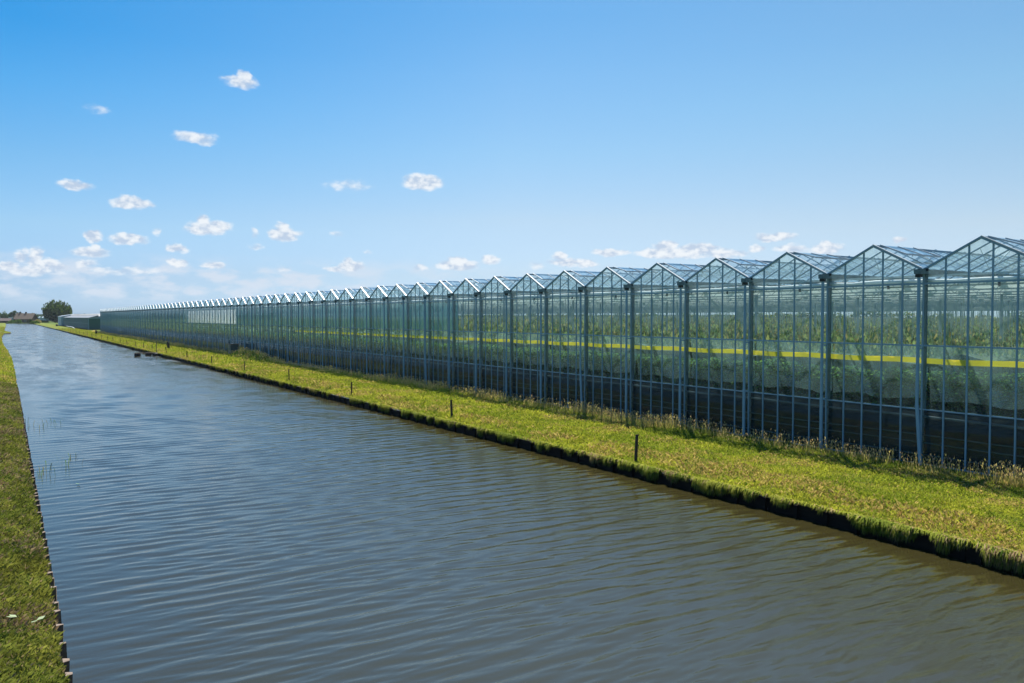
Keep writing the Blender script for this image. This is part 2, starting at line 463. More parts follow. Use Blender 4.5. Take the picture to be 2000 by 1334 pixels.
# ------------------------------------------------------------------ ground
def terrain_z(x, y):
    x = np.asarray(x, float); y = np.asarray(y, float)
    t = np.clip((x - XR) / 3.2, 0, 1); t = t*t*(3-2*t)
    z = -0.22 + 0.05 * t + 0.13*np.exp(-((x-22.0)/1.3)**2)*(fbm(x, y, 2.5, 2))
    z = z + (fbm(x, y, 1.3, 3) - 0.5) * 0.13 * np.clip((x - XR) / 0.5, 0.25, 1) * np.clip((XW - 0.3 - x) / 0.6, 0, 1)
    z = z + 0.85*np.exp(-((x-26.8)/0.9)**2)*np.exp(-((y-105)/7.0)**4)
    z = z - 0.45*np.exp(-((x-27.9)/0.7)**2)*np.exp(-((y-86)/7.5)**4)
    return z
def left_edge(y):
    y = np.asarray(y, float)
    e = np.interp(y, [0, 40, 90, 120, 150, 185, 205, 260, 296, 318, 326, 334, 345, 400, 520, 640, 815],
                     [XL, XL, .74, .68, .35, -.35, -.55, -.9, -.6, -.2, 1.6, 1.7, .2, -.3, .2, .6, .3])
    return e + (fbm(y, y*0+3.3, 2.0, 3) - 0.5) * 0.16 * np.clip((y-40)/60, 0, 1)
def left_z(x, y):
    e = left_edge(y)
    t = np.clip((e - x) / 1.2, 0, 1)
    return -0.30 + 0.34 * t + (fbm(x, y, 0.7, 3) - 0.5) * 0.10
def grid_mesh(name, xs2, ys, zf, mat, smooth=True):
    """xs2: (ny,nx) x coordinates per row"""
    ny, nx = xs2.shape
    Y = np.repeat(ys[:, None], nx, 1)
    Z = zf(xs2, Y)
    v = np.stack([xs2, Y, Z], -1).reshape(-1, 3)
    i = np.arange((ny - 1) * nx).reshape(ny - 1, nx)[:, :-1]
    f = np.stack([i, i + 1, i + nx + 1, i + nx], -1).reshape(-1, 4)
    return np_mesh(name, v, f, mat, smooth)
def grow(y0, y1, d0, k):
    ys = [y0]
    while ys[-1] < y1: ys.append(ys[-1] + d0 + k * max(0, ys[-1] - 10))
    ys[-1] = y1
    return np.array(ys)
# right verge (strip between canal and greenhouse), then flat ground on
ys = grow(-30, 900, 0.16, 0.006)
xs = np.concatenate([[XR + 0.02], np.linspace(XR + 0.12, XW - 0.1, 60), [XW + 0.4]])
o = bpy.data.objects.new('grass_verge', grid_mesh('grass_verge', np.repeat(xs[None, :], len(ys), 0), ys, terrain_z, M['turf'])); link(o)
tag(o, kind='structure')
# ground sheets: everything beyond the two banks, reaching the horizon; canal left open
def flat(name, polys, mat):
    b = MB()
    for p in polys: b.add(p, [tuple(range(len(p)))])
    ob = b.build(name, mat); tag(ob, kind='structure'); return ob
G = -0.20
flat('ground', [[(XW + 0.3, -400, G), (6000, -400, G), (6000, 900, G), (XW + 0.3, 900, G)],
                [(-6000, 900, G), (6000, 900, G), (6000, 9000, G), (-6000, 9000, G)],
                [(-6000, -400, G), (-9.0, -400, G), (-9.0, 900, G), (-6000, 900, G)],
                [(-9.0, Y_END + 4, G), (XW + .3, Y_END + 4, G), (XW + .3, 900, G), (-9, 900, G)]], M['field'])
fb = MB(); fb.box((-3, Y_END, -1.2), (XR + 4, Y_END + 4.2, G - 0.004)); tag(fb.build('canal_end_bank', M['field']), kind='structure')
ysl = grow(-30, Y_END + 1, 0.12, 0.006)
el_ = left_edge(ysl)
offs = np.concatenate([[-9.8], -np.linspace(3.2, 0.03, 40)])
lx = el_[:, None] + offs[None, :]
lx[:, 0] = -9.2
o = bpy.data.objects.new('left_bank', grid_mesh('left_bank', lx, ysl, left_z, M['turf'])); link(o); tag(o, kind='structure')
# earth faces of the far part of the left bank
v = []; f = []
for i, yy in enumerate(ysl):
    e = float(el_[i]); zz = float(left_z(np.array(e - .03), np.array(yy)))
    v += [(e - .03, yy, zz), (e + (0.0 if yy > 70 else -.06), yy, -1.2)]
    if i: k = 2*i; f.append((k-2, k, k+1, k-1))
o = bpy.data.objects.new('left_bank_face', np_mesh('left_bank_face', v, f, M['soil'])); link(o); tag(o, kind='structure')

# ------------------------------------------------------------------ water
ysw = grow(5, Y_END + 1, 0.033, 0.0020)
xsw = np.linspace(-2.2, XR + 0.3, 190)
rows = np.repeat(xsw[None, :], len(ysw), 0)
dyw = np.gradient(ysw)[:, None]
waves = []
wr = random.Random(12)
for i in range(34):
    lam = 0.14 * (0.95 / 0.14) ** (i / 33.0)
    ang = math.atan2(1.0, 0.20) + wr.gauss(0, 0.22)
    waves.append((lam, math.cos(ang), math.sin(ang), wr.random() * 6.28, 0.0047 * lam ** 0.8 * wr.uniform(.6, 1.3)))
def water_z(x, y):
    z = np.zeros_like(x)
    wx = x + 0.30 * (fbm(x, y, 4.0, 2) - .5); wy = y + 0.34 * (fbm(x + 40, y, 4.5, 2) - .5)
    patch = 0.75 + 0.5 * fbm(x, y, 6.0, 2)
    shelter = np.clip((x - (XL - 0.3)) / 3.0, 0.35, 1)
    for lam, cx, cy, ph, a in waves:
        fade = np.clip((lam / dyw - 3.0) / 3.0, 0, 1)
        g = 0.7 + 0.6 * vnoise(x + lam * 37, y + lam * 91, 2.0 + lam * 2)
        s = np.sin((wx * cx + wy * cy) * 2 * math.pi / lam + ph)
        z = z + fade * a * g * (s + 0.14 * np.cos(2 * ((wx * cx + wy * cy) * 2 * math.pi / lam + ph)))
    z = z * patch * shelter
    for _ in range(3):          # calm the few steepest wavelets
        st = np.hypot(np.gradient(z, axis=0) / dyw, np.gradient(z, axis=1) / (x[0, 1] - x[0, 0]))
        m = np.clip((st - 0.155) / 0.06, 0, 1)
        big = m.copy()
        for k in range(1, 9):
            big = np.maximum(big, np.maximum(np.roll(m, k, 0), np.roll(m, -k, 0)) * (1 - k / 12.0))
        m = big.copy()
        for k in range(1, 6):
            big = np.maximum(big, np.maximum(np.roll(m, k, 1), np.roll(m, -k, 1)) * (1 - k / 7.0))
        for ax in (0, 1): big = (np.roll(big, 2, ax) + np.roll(big, -2, ax) + 2 * big + np.roll(big, 1, ax) + np.roll(big, -1, ax)) / 6
        z = z * (1 - 0.35 * big)
    return WATER_Z + z
o = bpy.data.objects.new('canal_water', grid_mesh('canal_water', rows, ysw, water_z, M['water'])); link(o); tag(o, kind='structure')
b = MB(); b.add([(-12, -60, WATER_Z), (XR + .3, -60, WATER_Z), (XR + .3, 5, WATER_Z), (-12, 5, WATER_Z)], [(0, 1, 2, 3)])
tag(b.build('canal_water_behind', M['water']), kind='structure')

# ------------------------------------------------------------------ grass blades
def blades(name, x, y, z, h, wd, lean, tint, mat):
    n = len(x)
    a = rng.random(n) * 2 * np.pi
    la = rng.random(n) * 2 * np.pi
    dx, dy = np.cos(a) * wd / 2, np.sin(a) * wd / 2
    lx_, ly_ = np.cos(la) * lean * h, np.sin(la) * lean * h
    v = np.empty((n, 4, 3))
    v[:, 0] = np.stack([x - dx, y - dy, z - 0.01], 1); v[:, 1] = np.stack([x + dx, y + dy, z - 0.01], 1)
    v[:, 2] = np.stack([x + dx*.8 + lx_*.35, y + dy*.8 + ly_*.35, z + h*.6], 1)
    v[:, 3] = np.stack([x + lx_, y + ly_, z + h * np.sqrt(np.maximum(0.1, 1 - lean*lean*.5))], 1)
    i = np.arange(n)[:, None] * 4
    f = np.concatenate([i + np.array([[0, 1, 2]]), i + np.array([[0, 2, 3]])])
    ob = bpy.data.objects.new(name, np_mesh(name, v.reshape(-1, 3), f, mat, False, np.repeat(tint, 4, 0)))
    link(ob); return ob
HAY = [(1940, 21.0, 1.3), (1800, 21.0, .9), (1690, 20.9, .9), (1560, 20.9, .8), (1345, 20.8, .8), (1085, 20.7, 1.0), (960, 21.0, 1.0), (800, 20.8, 1.3), (700, 21.0, 1.2), (610, 21.0, 2.0), (380, 20.9, 3.0)]
HAY = [(X, y_of(px, X), r_) for px, X, r_ in HAY]
def grass_tint(x, y, straw_bias):
    hay = np.zeros(len(x))
    for hx_, hy_, hr_ in HAY: hay = hay + np.exp(-((x - hx_) / (hr_ * .55)) ** 2 - ((y - hy_) / (hr_ * 1.3)) ** 2)
    straw_bias = straw_bias + hay * .26
    n = len(x)
    g1 = np.array([0.30, 0.325, 0.055]); g2 = np.array([0.20, 0.25, 0.040]); st = np.array([0.50, 0.40, 0.20]); br = np.array([0.24, 0.16, 0.09])
    a = np.clip((fbm(x, y, 1.4, 5) - .36) / .26, 0, 1)[:, None]
    g1 = g1 * (.75 + .5 * fbm(x + 7, y + 3, .5, 2))[:, None]
    c = g1 * a + g2 * (1 - a)
    s = np.clip((fbm(x + 31, y * .7 + 9, 1.6, 4) + straw_bias - 0.52) / 0.14, 0, 1)
    pick = rng.random(n) < (0.07 + 0.44 * s)
    c[pick] = st * 0.8
    pick2 = rng.random(n) < 0.16 * s
    c[pick2] = br; c[rng.random(n) < .10] = [.07, .12, .02]
    return np.clip(c * (0.8 + 0.62 * rng.random(n))[:, None], 0, 1)
def scatter_right(n, y0, y1):
    # sampled by Y so that nearer ground is denser
    u = rng.random(n); y = y0 * (y1 / y0) ** u - 6.0
    x = XR - 0.04 + (XW - XR - 0.1) * rng.random(n)
    return x, y
N = 420000
x, y = scatter_right(N, 12.0, 96.0)
edge = np.exp(-((x - (XR + 1.4)) / 1.1) ** 2)
straw = edge * 0.10 + 0.05*np.exp(-((x-27.6)/.8)**2) - 0.02
h = (0.035 + 0.075 * rng.random(N) ** 2 + 0.10 * edge * rng.random(N)) * (0.35 + 1.4 * fbm(x, y, .6, 3)) * (1 + (y / 60.0))
lean = 0.3 + 0.6 * rng.random(N)
tag(blades('grass', x, y, terrain_z(x, y), h * .85, 0.010 + 0.010 * rng.random(N) + np.clip(y, 0, 200) * 0.0004, lean, grass_tint(x, y, straw), M['leaf']),
    'short sunlit grass covering the strip between canal and greenhouse', 'grass', kind='stuff')
# far grass tufts
N = 60000
x, y = scatter_right(N, 96.0, 420.0)
edge = np.exp(-((x - (XR + 1.2)) / 1.2) ** 2)
h = 0.10 + 0.22 * rng.random(N) ** 2
tag(blades('grass', x, y, terrain_z(x, y), h, 0.06 + 0.08 * rng.random(N), 0.5 * rng.random(N), grass_tint(x, y, edge * 0.1 - .02), M['leaf']),
    'distant grass on the bank strip narrowing toward the small greenhouse', 'grass', kind='stuff')
# overhanging fringe along the right revetment: tufts that droop over the boards
N = 90000
u = rng.random(N); y = 12.0 * (330 / 12.0) ** u - 6.0
cl = fbm(y, y * 0, .55, 3); keep = rng.random(N) < np.clip((cl - .38) * 5, .06, 1); y = y[keep]; cl = cl[keep]; n = len(y)
p0 = np.stack([XR + .10 - .10 * rng.random(n), y, -.24 + .05 * rng.random(n)], 1)
out_ = (.04 + .20 * rng.random(n)) * (.4 + 1.5 * np.clip(cl - .35, 0, 1)); drop = (.02 + .32 * rng.random(n) ** 1.5) * np.clip((cl - .30) * 3.2, .1, 1.2)
p1 = p0 + np.stack([-out_ * .7, .06 * (rng.random(n) - .5), .05 + .05 * rng.random(n)], 1)
p2 = p0 + np.stack([-out_ - .06, .14 * (rng.random(n) - .5), -drop], 1)
wv = np.stack([0 * y, .008 + .010 * rng.random(n) + y.clip(0) * .0003, 0 * y], 1)
v = np.stack([p0 - wv, p0 + wv, p1 + wv, p2, p1 - wv], 1).reshape(-1, 3); k = np.arange(n)[:, None] * 5
f = np.concatenate([k + np.array([[0, 1, 2]]), k + np.array([[0, 2, 4]]), k + np.array([[4, 2, 3]])])
o = bpy.data.objects.new('bank_fringe', np_mesh('bank_fringe', v, f, M['leaf'], False, np.repeat(grass_tint(p0[:, 0], y, -.03) * .75, 5, 0))); link(o)
tag(o, 'ragged grass fringe hanging over the dark right canal edge', 'grass', kind='stuff')
# tall seeding grass by the glass wall
def tall_grass(N, y0, y1, nm, lab):
    u = rng.random(N); y = y0 * (y1 / y0) ** u - 6.0
    dens = fbm(y, y * 0 + 5, 3.0, 3)
    keep = rng.random(N) < np.clip((dens - .25) * 2.4, 0.12, 1); y = y[keep]; n = len(y)
    x = XW - 0.25 - 1.75 * rng.random(n) ** .9 * (0.45 + fbm(y, y * 0 + 2, 2.0, 2))
    h = (0.14 + 0.40 * rng.random(n) ** 1.3) * (0.55 + 0.9 * fbm(y, y*0+8, 1.5, 3))
    z = terrain_z(x, y); a = rng.random(n) * 2 * np.pi; wd = 0.007 + y.clip(0) * .00028; lean = 0.10 + 0.35 * rng.random(n); la = rng.random(n) * 2 * np.pi
    lx_, ly_ = np.cos(la) * lean * h, np.sin(la) * lean * h
    dx, dy = np.cos(a), np.sin(a)
    hw = 0.008 + y.clip(0) * .00035 + .008 * rng.random(n); hl = 0.05 + 0.07 * rng.random(n)
    v = np.empty((n, 7, 3)); tx, ty, tz = x + lx_, y + ly_, z + h
    v[:, 0] = np.stack([x - dx*wd, y - dy*wd, z - .02], 1); v[:, 1] = np.stack([x + dx*wd, y + dy*wd, z - .02], 1); v[:, 2] = np.stack([tx, ty, tz], 1)
    v[:, 3] = v[:, 2] - np.array([0, 0, 0.01]); v[:, 4] = np.stack([tx + dx*hw + lx_*.1, ty + dy*hw, tz + hl*.5], 1)
    v[:, 5] = np.stack([tx + lx_*.25, ty + ly_*.25, tz + hl], 1); v[:, 6] = np.stack([tx - dx*hw + lx_*.1, ty - dy*hw, tz + hl*.5], 1)
    i = np.arange(n)[:, None] * 7
    f = np.concatenate([i + np.array([[0, 1, 2]]), i + np.array([[3, 4, 5]]), i + np.array([[3, 5, 6]])])
    st = np.array([[0.80, 0.62, 0.34], [0.66, 0.52, 0.26], [0.70, 0.46, 0.34]])[rng.integers(0, 3, n)] * (.6 + .6 * rng.random((n, 1)))  # straw tints raised to look sunlit despite the wall's shade
    stem = np.array([[0.60, 0.48, 0.22], [0.40, 0.40, 0.12], [0.66, 0.48, 0.26]])[rng.integers(0, 3, n)] * (.6 + .6 * rng.random((n, 1)))
    t = np.concatenate([np.repeat(stem[:, None], 3, 1), np.repeat(st[:, None], 4, 1)], 1).reshape(-1, 3)
    o = bpy.data.objects.new(nm, np_mesh(nm, v.reshape(-1, 3), f, M['leaf'], False, t)); link(o)
    tag(o, lab, 'tall grass', kind='stuff')
tall_grass(26000, 10.0, 330.0, 'tall_grass', 'tall pale seeding grass along the foot of the glass wall')
# left bank blades
def scatter_left(n, y0, y1, depth):
    u = rng.random(n); y = y0 * (y1 / y0) ** u
    x = left_edge(y) + 0.02 - depth * rng.random(n)
    return x, y
N = 120000
x, y = scatter_left(N, 8.5, 75.0, 1.5)
h = (0.05 + 0.12 * rng.random(N) ** 1.5) * (0.5 + 1.0 * fbm(x, y, .6, 3))
tag(blades('grass', x, y, left_z(x, y), h, 0.006 + 0.008 * rng.random(N) + y*.00025, 0.4 + 0.6 * rng.random(N), grass_tint(x * 1.6, y * 1.2, 0.085) * np.array([.60, .60, 1.05]) * (.55 + .8 * fbm(x, y, .45, 3))[:, None], M['leaf']),
    'rough green and straw grass on the near left bank', 'grass', kind='stuff')
N = 30000
x, y = scatter_left(N, 75, 500.0, 2.2)
h = 0.08 + 0.2 * rng.random(N) ** 2
tag(blades('grass', x, y, left_z(x, y), h, 0.04 + 0.05 * rng.random(N), 0.5 * rng.random(N), grass_tint(x, y, 0.07), M['leaf']),
    'distant straw coloured grass on the left bank by the bend', 'grass', kind='stuff')

# ------------------------------------------------------------------ timber revetments
def revetment(label, xe, side, y0, y1, spacing, ztop, stakes=True, mat_stake='stake', off=.095):
    root = empty('timber_revetment', (xe, y0, ztop)); tag(root, label, 'bank revetment')
    b = MB(); r = random.Random(int(xe * 10)); yy = y0
    while yy < y1:
        L = min(r.uniform(2.2, 3.6) * (1 + max(0, yy - 60) / 40), y1 - yy)
        dz = r.uniform(-.03, .02); dx = r.uniform(-.015, .015)
        b.box((-0.03 + dx, yy - y0 + .01, -0.75), (0.03 + dx, yy - y0 + L - .01, dz)); yy += L
    b.build('board', M['board'], root)
    me = []
    for k in range(4):
        s = MB(); w2 = r.uniform(.045, .06); l2 = r.uniform(.05, .07)
        s.add([(-w2,-l2,-.8),(w2,-l2,-.8),(w2,l2,-.8),(-w2,l2,-.8),(-w2*.9,-l2,.0),(w2*.95,-l2*.9,.012),(w2,l2*.9,-.004),(-w2,l2,.01)],
              [(0,3,2,1),(4,5,6,7),(0,1,5,4),(1,2,6,5),(2,3,7,6),(3,0,4,7)])
        me.append(s.mesh('stake', M[mat_stake]))
    yy = y0 + .3; n = 0
    while yy < y1 and n < 98 and stakes:
        o = inst('stake', me[n % 4], root, (side * off + r.uniform(-.01, .01), yy - y0, r.uniform(-.03, .05)))
        o.rotation_euler = (r.uniform(-.05, .05), r.uniform(-.04, .04), r.uniform(-.15, .15))
        yy += spacing * r.uniform(.85, 1.15); n += 1
    return root
revetment('weathered timber edging with pale stake tops along the left bank', XL, 1, 4.0, 72.0, 0.70, -0.28)
revetment('dark timber edging holding the long right bank above the water', XR, -1, -8.0, Y_END - 1, 1.05, -0.25, True, 'board', .055)

# ------------------------------------------------------------------ fence posts on the right bank
def make_post(hgt=1.0):
    root = empty('fence_post')
    b = MB(); b.add([(-.045,-.04,-.25),(.045,-.04,-.25),(.045,.04,-.25),(-.045,.04,-.25),(-.045,-.042,hgt),(.04,-.04,hgt-.006),(.043,.04,hgt-.012),(-.042,.04,hgt-.004)],
        [(0,3,2,1),(4,5,6,7),(0,1,5,4),(1,2,6,5),(2,3,7,6),(3,0,4,7)])
    b.build('post', M['post'], root)
    for zz in (hgt - .05, hgt * .58):
        s = MB(); s.tube([(0.045, -.01, zz), (0.10, -.01, zz + .005), (0.115, -.01, zz + .03)], [.012, .016, .02], 6)
        s.build('insulator', M['black'], root)
    return root
PX = [1243, 882, 686, 564, 476.5, 412, 364.5, 325, 296.7, 280, 263.7, 247.5, 234.5, 220.5, 209.5, 198, 187.5, 179, 170, 163, 155, 148.5, 142.5, 137, 133, 127, 122, 115]
ORD = ['nearest', 'second nearest', 'third nearest', 'fourth nearest', 'fifth nearest', 'sixth nearest', 'seventh nearest', 'eighth nearest', 'ninth nearest', 'tenth nearest', 'eleventh nearest', 'twelfth nearest'] + [q + ' nearest' for q in 'thirteenth fourteenth fifteenth sixteenth seventeenth eighteenth nineteenth twentieth twenty-first twenty-second twenty-third twenty-fourth twenty-fifth twenty-sixth twenty-seventh'.split()] + ['farthest']
proto = make_post()
rp = random.Random(5)
def copy_tree(o, parent=None):
    c = o.copy(); COL.objects.link(c)
    if parent is not None: c.parent = parent
    for ch in o.children: copy_tree(ch, c)
    return c
for i, px in enumerate(PX):
    o = proto if i == 0 else copy_tree(proto)
    X = 20.0 + rp.uniform(-.05, .15); Y = y_of(px, X)
    o.location = (X, Y, float(terrain_z(X, Y)) - .01)
    o.rotation_euler = (rp.uniform(-.05, .05), rp.uniform(-.05, .05), rp.uniform(-.4, .2))
    o.scale = (1, 1, (1.0 + rp.uniform(-.08, .1)))
    if i == 7: o.rotation_euler = (0.02, -.16, 0)
    lab = f'{ORD[i]} of the thin dark posts standing along the right bank' if i < 12 else f'{ORD[i]} of the dark bank posts, tiny in the tight far part of the row'
    tag(o, lab, 'fence post', 'fence posts along the right bank')
tp = MB(); tp.tube([(0, 0, -.6), (0.0, 0, 1.35)], [.06, .05], 8); tp2 = empty('mooring_pole', (19.55, y_of(305, 19.55), 0.15)); tag(tp2, 'tall grey round pole at the water edge beside the jetty', 'pole')
tp.build('shaft', M['stake'], tp2)

# floating jetty with black floats
jy = y_of(290, 18.3)
j = empty('floating_jetty', (18.2, jy, WATER_Z)); tag(j, 'small jetty of pale planks on black floats by the right bank', 'jetty')
for (fx, fy) in ((-1.5, -.2), (.1, .5), (1.0, -.3)):
    s = MB(); s.tube([(fx - .42, fy, .16), (fx - .38, fy, .16), (fx + .38, fy, .16), (fx + .42, fy, .16)], [.22, .3, .3, .22], 14); s.build('float', M['black'], j)
for fy in (-.35, .3):
    s = MB(); s.box((-1.9, fy - .09, .40 if fy < 0 else .41), (1.3, fy + .09, .45)); s.build('plank', M['stake'], j)
s = MB(); s.box((-.9, -.30, .451), (-.75, .36, .48)); s.box((.6, -.30, .451), (.75, .36, .48)); s.build('crosspiece', M['stake'], j)

# dark bollards in the grass
def bollard(px, X, label, hh, wdt, tilt=0):
    Y = y_of(px, X); r = empty('marker_block', (X, Y, float(terrain_z(X, Y)))); tag(r, label, 'marker', 'dark marker blocks in the grass'); r.rotation_euler = (0, tilt, 0.2)
    s = MB(); s.tube([(0, 0, -.1), (0, 0, hh * .9), (0, 0, hh)], [wdt * .55, wdt * .48, wdt * .36], 10, smooth=False); s.build('body', M['black'], r)
    s = MB(); s.tube([(0, 0, hh + .002), (0, 0, hh + .04)], [wdt * .3, wdt * .26], 10); s.build('cap', M['post'], r)
bollard(329, 23.4, 'stout black marker block leaning slightly in the middle of the verge', 1.15, .42, -.12)
bollard(187.5, 24.2, 'far small black marker block near the end of the glass wall', 1.2, .5)
bollard(111, 25.5, 'dark stub beside the bank before the pale end of the small greenhouse', 1.2, 1.0)

# equipment cabinet by the wall
cy = y_of(460, 27.55)
cb = empty('equipment_cabinet', (27.3, cy, -0.15)); tag(cb, 'dark green cabinet with a flat pale lid standing against the glass wall', 'cabinet')
M['cab'] = principled('dark_cabinet_paint', (0.09, 0.12, 0.12), 0.5, vary=0.3)
s = MB(); s.box((-.6, -.75, 0.15), (.5, .75, 1.55)); s.build('body', M['cab'], cb)
s = MB(); s.box((-.72, -.87, 1.552), (.62, .87, 1.62)); s.build('lid', M['stake'], cb)
for yy in (-.37, .37):
    s = MB(); s.box((-.63, yy - .34, .25), (-.603, yy + .34, 1.45)); d = s.build('door', M['cab'], cb)
    s = MB(); s.box((-.66, yy - .03, .8), (-.632, yy + .03, .95)); s.build('handle', M['black'], d)
s = MB(); s.box((-.55, -.7, -.1), (.45, .7, .148)); s.build('plinth', M['black'], cb)
s = MB(); s.box((-.5, -1, -.02), (.5, 1, .05)); o = s.build('concrete_slab', principled('pale_concrete', (.55, .53, .5), .9, vary=.2), None, (26.9, y_of(446, 26.9), -0.14)); tag(o, 'flat pale slab lying on the grass beside the dark cabinet', 'slab')

# ------------------------------------------------------------------ greenhouse
BW = 4.0
K0, K1 = -9, 73                 # bays
Z_G, Z_R = 7.0, 8.0             # gutter and ridge
D = 130.0                       # depth in X
gh = empty('greenhouse', (XW, 16.0, 0)); tag(gh, 'very long glass greenhouse with a zigzag row of gabled bays beside the canal', 'greenhouse')
PP = BW / 5
# meshes shared by all bays; local origin at wall foot of the bay's near gutter, y upward along wall
def gable_z(yy): return Z_G + (Z_R - Z_G) * (1 - abs(yy - BW / 2) / (BW / 2))
b = MB()
def glass_mesh(seed):
    b = MB(); q = random.Random(seed); j = lambda: q.uniform(-.004, .004)
    for i in range(5):
        y0, y1 = i * PP + .002, (i + 1) * PP - .002
        for z0, z1 in ((-.12, 1.88), (1.88, 4.23), (4.23, 6.5)):
            b.add([(j(), y0, z0), (j(), y1, z0), (j(), y1, z1), (j(), y0, z1)], [(3, 2, 1, 0)])
        t0, t1 = gable_z(y0) - .02, gable_z(y1) - .02
        if i == 2: b.add([(0, y0, 6.5), (0, y1, 6.5), (0, y1, t1), (0, BW/2, Z_R - .02), (0, y0, t0)], [(4, 3, 2, 1, 0)])
        else: b.add([(j(), y0, 6.5), (j(), y1, 6.5), (j(), y1, t1), (j(), y0, t0)], [(3, 2, 1, 0)])
    return b.mesh('wall_glazing', M['glass'])
me_glass = [glass_mesh(q) for q in range(7)]
b = MB()
for i in range(0, 5):
    yy = i * PP; top = gable_z(yy) - (.02 if i else .12)
    b.box((-.022, yy - .027, -.3), (.026, yy + .027, top))
for zz, hh in ((1.88, .045), (4.23, .06), (6.50, .07)):
    for i in range(5):
        b.box((-.018, i * PP + .015, zz - hh/2), (.023, (i + 1) * PP - .015, zz + hh/2))
b.box((-.05, .026, -.35), (.08, BW - .026, -.12))
me_mull = b.mesh('wall_frame', M['frame'])
b = MB()
b.bar((-.02, 0.02, Z_G + .02), (-.02, BW/2, Z_R + .02), .09, .07)
b.bar((-.02, BW/2 + .005, Z_R + .02), (-.02, BW - .02, Z_G + .02), .09, .07)
me_raft = b.mesh('gable_rafter', M['frame'])
b = MB()   # flashing with sunlit brightness put into its colour, on the slope facing the camera (low y side)
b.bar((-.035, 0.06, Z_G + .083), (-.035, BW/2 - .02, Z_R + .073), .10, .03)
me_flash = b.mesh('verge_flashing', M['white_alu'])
# roof glazing
b = MB()
b.add([(0.03, .06, Z_G + .05), (D, .06, Z_G + .05), (D, BW/2, Z_R + .03), (0.03, BW/2, Z_R + .03)], [(0, 1, 2, 3)])
b.add([(0.03, BW/2, Z_R + .03), (D, BW/2, Z_R + .03), (D, BW - .06, Z_G + .05), (0.03, BW - .06, Z_G + .05)], [(0, 1, 2, 3)])
me_roof = b.mesh('roof_glazing', M['roof_glass'])
b = MB()
for i in range(1, int(D)):
    xx = i * 1.0
    b.bar((xx, .08, Z_G + .035), (xx, BW/2 - .02, Z_R + .01), .035, .045)
    b.bar((xx, BW/2 + .02, Z_R + .01), (xx, BW - .08, Z_G + .035), .035, .045)
b.box((-.03, BW/2 - .03, Z_R - .02), (D, BW/2 + .03, Z_R + .065))
me_bars = b.mesh('glazing_bars', M['frame'])
# gutter
b = MB()
b.box((-.41, -.11, Z_G - .16), (D, .11, Z_G - .12))
b.box((-.41, -.13, Z_G - .16), (D, -.10, Z_G + .02))
b.box((-.41, .10, Z_G - .16), (D, .13, Z_G + .02))
b.box((-.43, -.13, Z_G - .16), (-.405, .13, Z_G + .0))
me_gut = b.mesh('gutter', M['column'])
b = MB()
b.box((-.39, -.09, Z_G - .28), (-.23, .10, Z_G - .165)); b.box((-.08, -.2, Z_G - .05), (-.04, .2, Z_G + .05))
me_brk = b.mesh('gutter_outlet', M['black'])
b = MB()
b.tube([(-.31, 0, 1.98), (-.31, 0, 6.78)], .058, 12)
b.tube([(-.31, 0, -.35), (-.31, 0, 2.0)], .068, 12)
b.box((-.31, -.02, 4.1), (-.03, .02, 4.16)); b.box((-.31, -.02, 1.9), (-.03, .02, 1.95))
me_pipe = b.mesh('downpipe', M['pipe'])
b = MB()
b.tube([(-.31, 0, 1.98), (-.31, 0, 6.78)], .058, 12)
b.tube([(-.31, -.18, -.35), (-.31, -.02, 1.85), (-.31, 0, 2.05)], .068, 12)
b.box((-.31, -.02, 4.1), (-.03, .02, 4.16))
me_pipe2 = b.mesh('downpipe', M['pipe'])
b = MB()
b.box((.06, -.042, -.3), (.072, .042, 6.84)); b.box((.208, -.042, -.3), (.22, .042, 6.84)); b.box((.072, -.006, -.3), (.208, .006, 6.84))
b.box((.061, -.038, 2.5), (.219, .038, 2.56))
me_col = b.mesh('column', M['column'])
b = MB(); b.tube([(.22, 1.5, 6.34), (.22, 1.5, 6.46)], .045, 8); b.box((.19, 1.47, 6.46), (.25, 1.53, 6.52))
me_roller = b.mesh('roller', M['black'])
# gable brace wires
b = MB()
b.bar((.35, BW*.45, Z_G - .1), (.35, BW*.30, Z_G + .55), .015, .015); b.bar((.35, BW*.45, Z_G - .1), (.35, BW*.12, Z_G + .2), .015, .015)
b.bar((.35, BW*.55, Z_R - .35), (.35, BW*.47, Z_G - .1), .015, .015)
me_brace = b.mesh('brace', M['steel'])
# vent sash: hinged at the ridge; panel on the slope facing the camera
def vent_mesh(side, ang):
    gl = MB(); fr = MB()
    L = 1.15; sl = math.atan2(Z_R - Z_G, BW / 2) - ang
    def P_(a, d, up=0): return (a, BW/2 - side * d * math.cos(sl), Z_R + .085 - d * math.sin(sl) + up)
    gl.add([P_(0, 0), P_(2.3, 0), P_(2.3, L), P_(0, L)], [(0, 1, 2, 3)])
    for a in (0, 2.3): fr.bar(P_(a, 0), P_(a, L), .05, .05)
    fr.bar(P_(-.025, L + .02), P_(2.325, L + .02), .05, .06); fr.bar(P_(1.15, .03, .01), P_(1.15, L - .02, .01), .03, .03)
    for a in (.5, 1.8): fr.bar(P_(a, L - .05, -.03), (a, BW/2 - side * (L - .05) * math.cos(math.atan2(Z_R - Z_G, BW / 2)), Z_R - (L - .05) * .45 + .06), .02, .02)
    return fr.mesh('roof_vent', M['white_alu'] if side > 0 else M['frame']), gl.mesh('vent_pane', M['roof_glass'])  # camera-side vents get the lit metal, the others the shaded blue
vns = [vent_mesh(1, R(q)) for q in (5, 8, 12)]; vf = vent_mesh(-1, R(3))
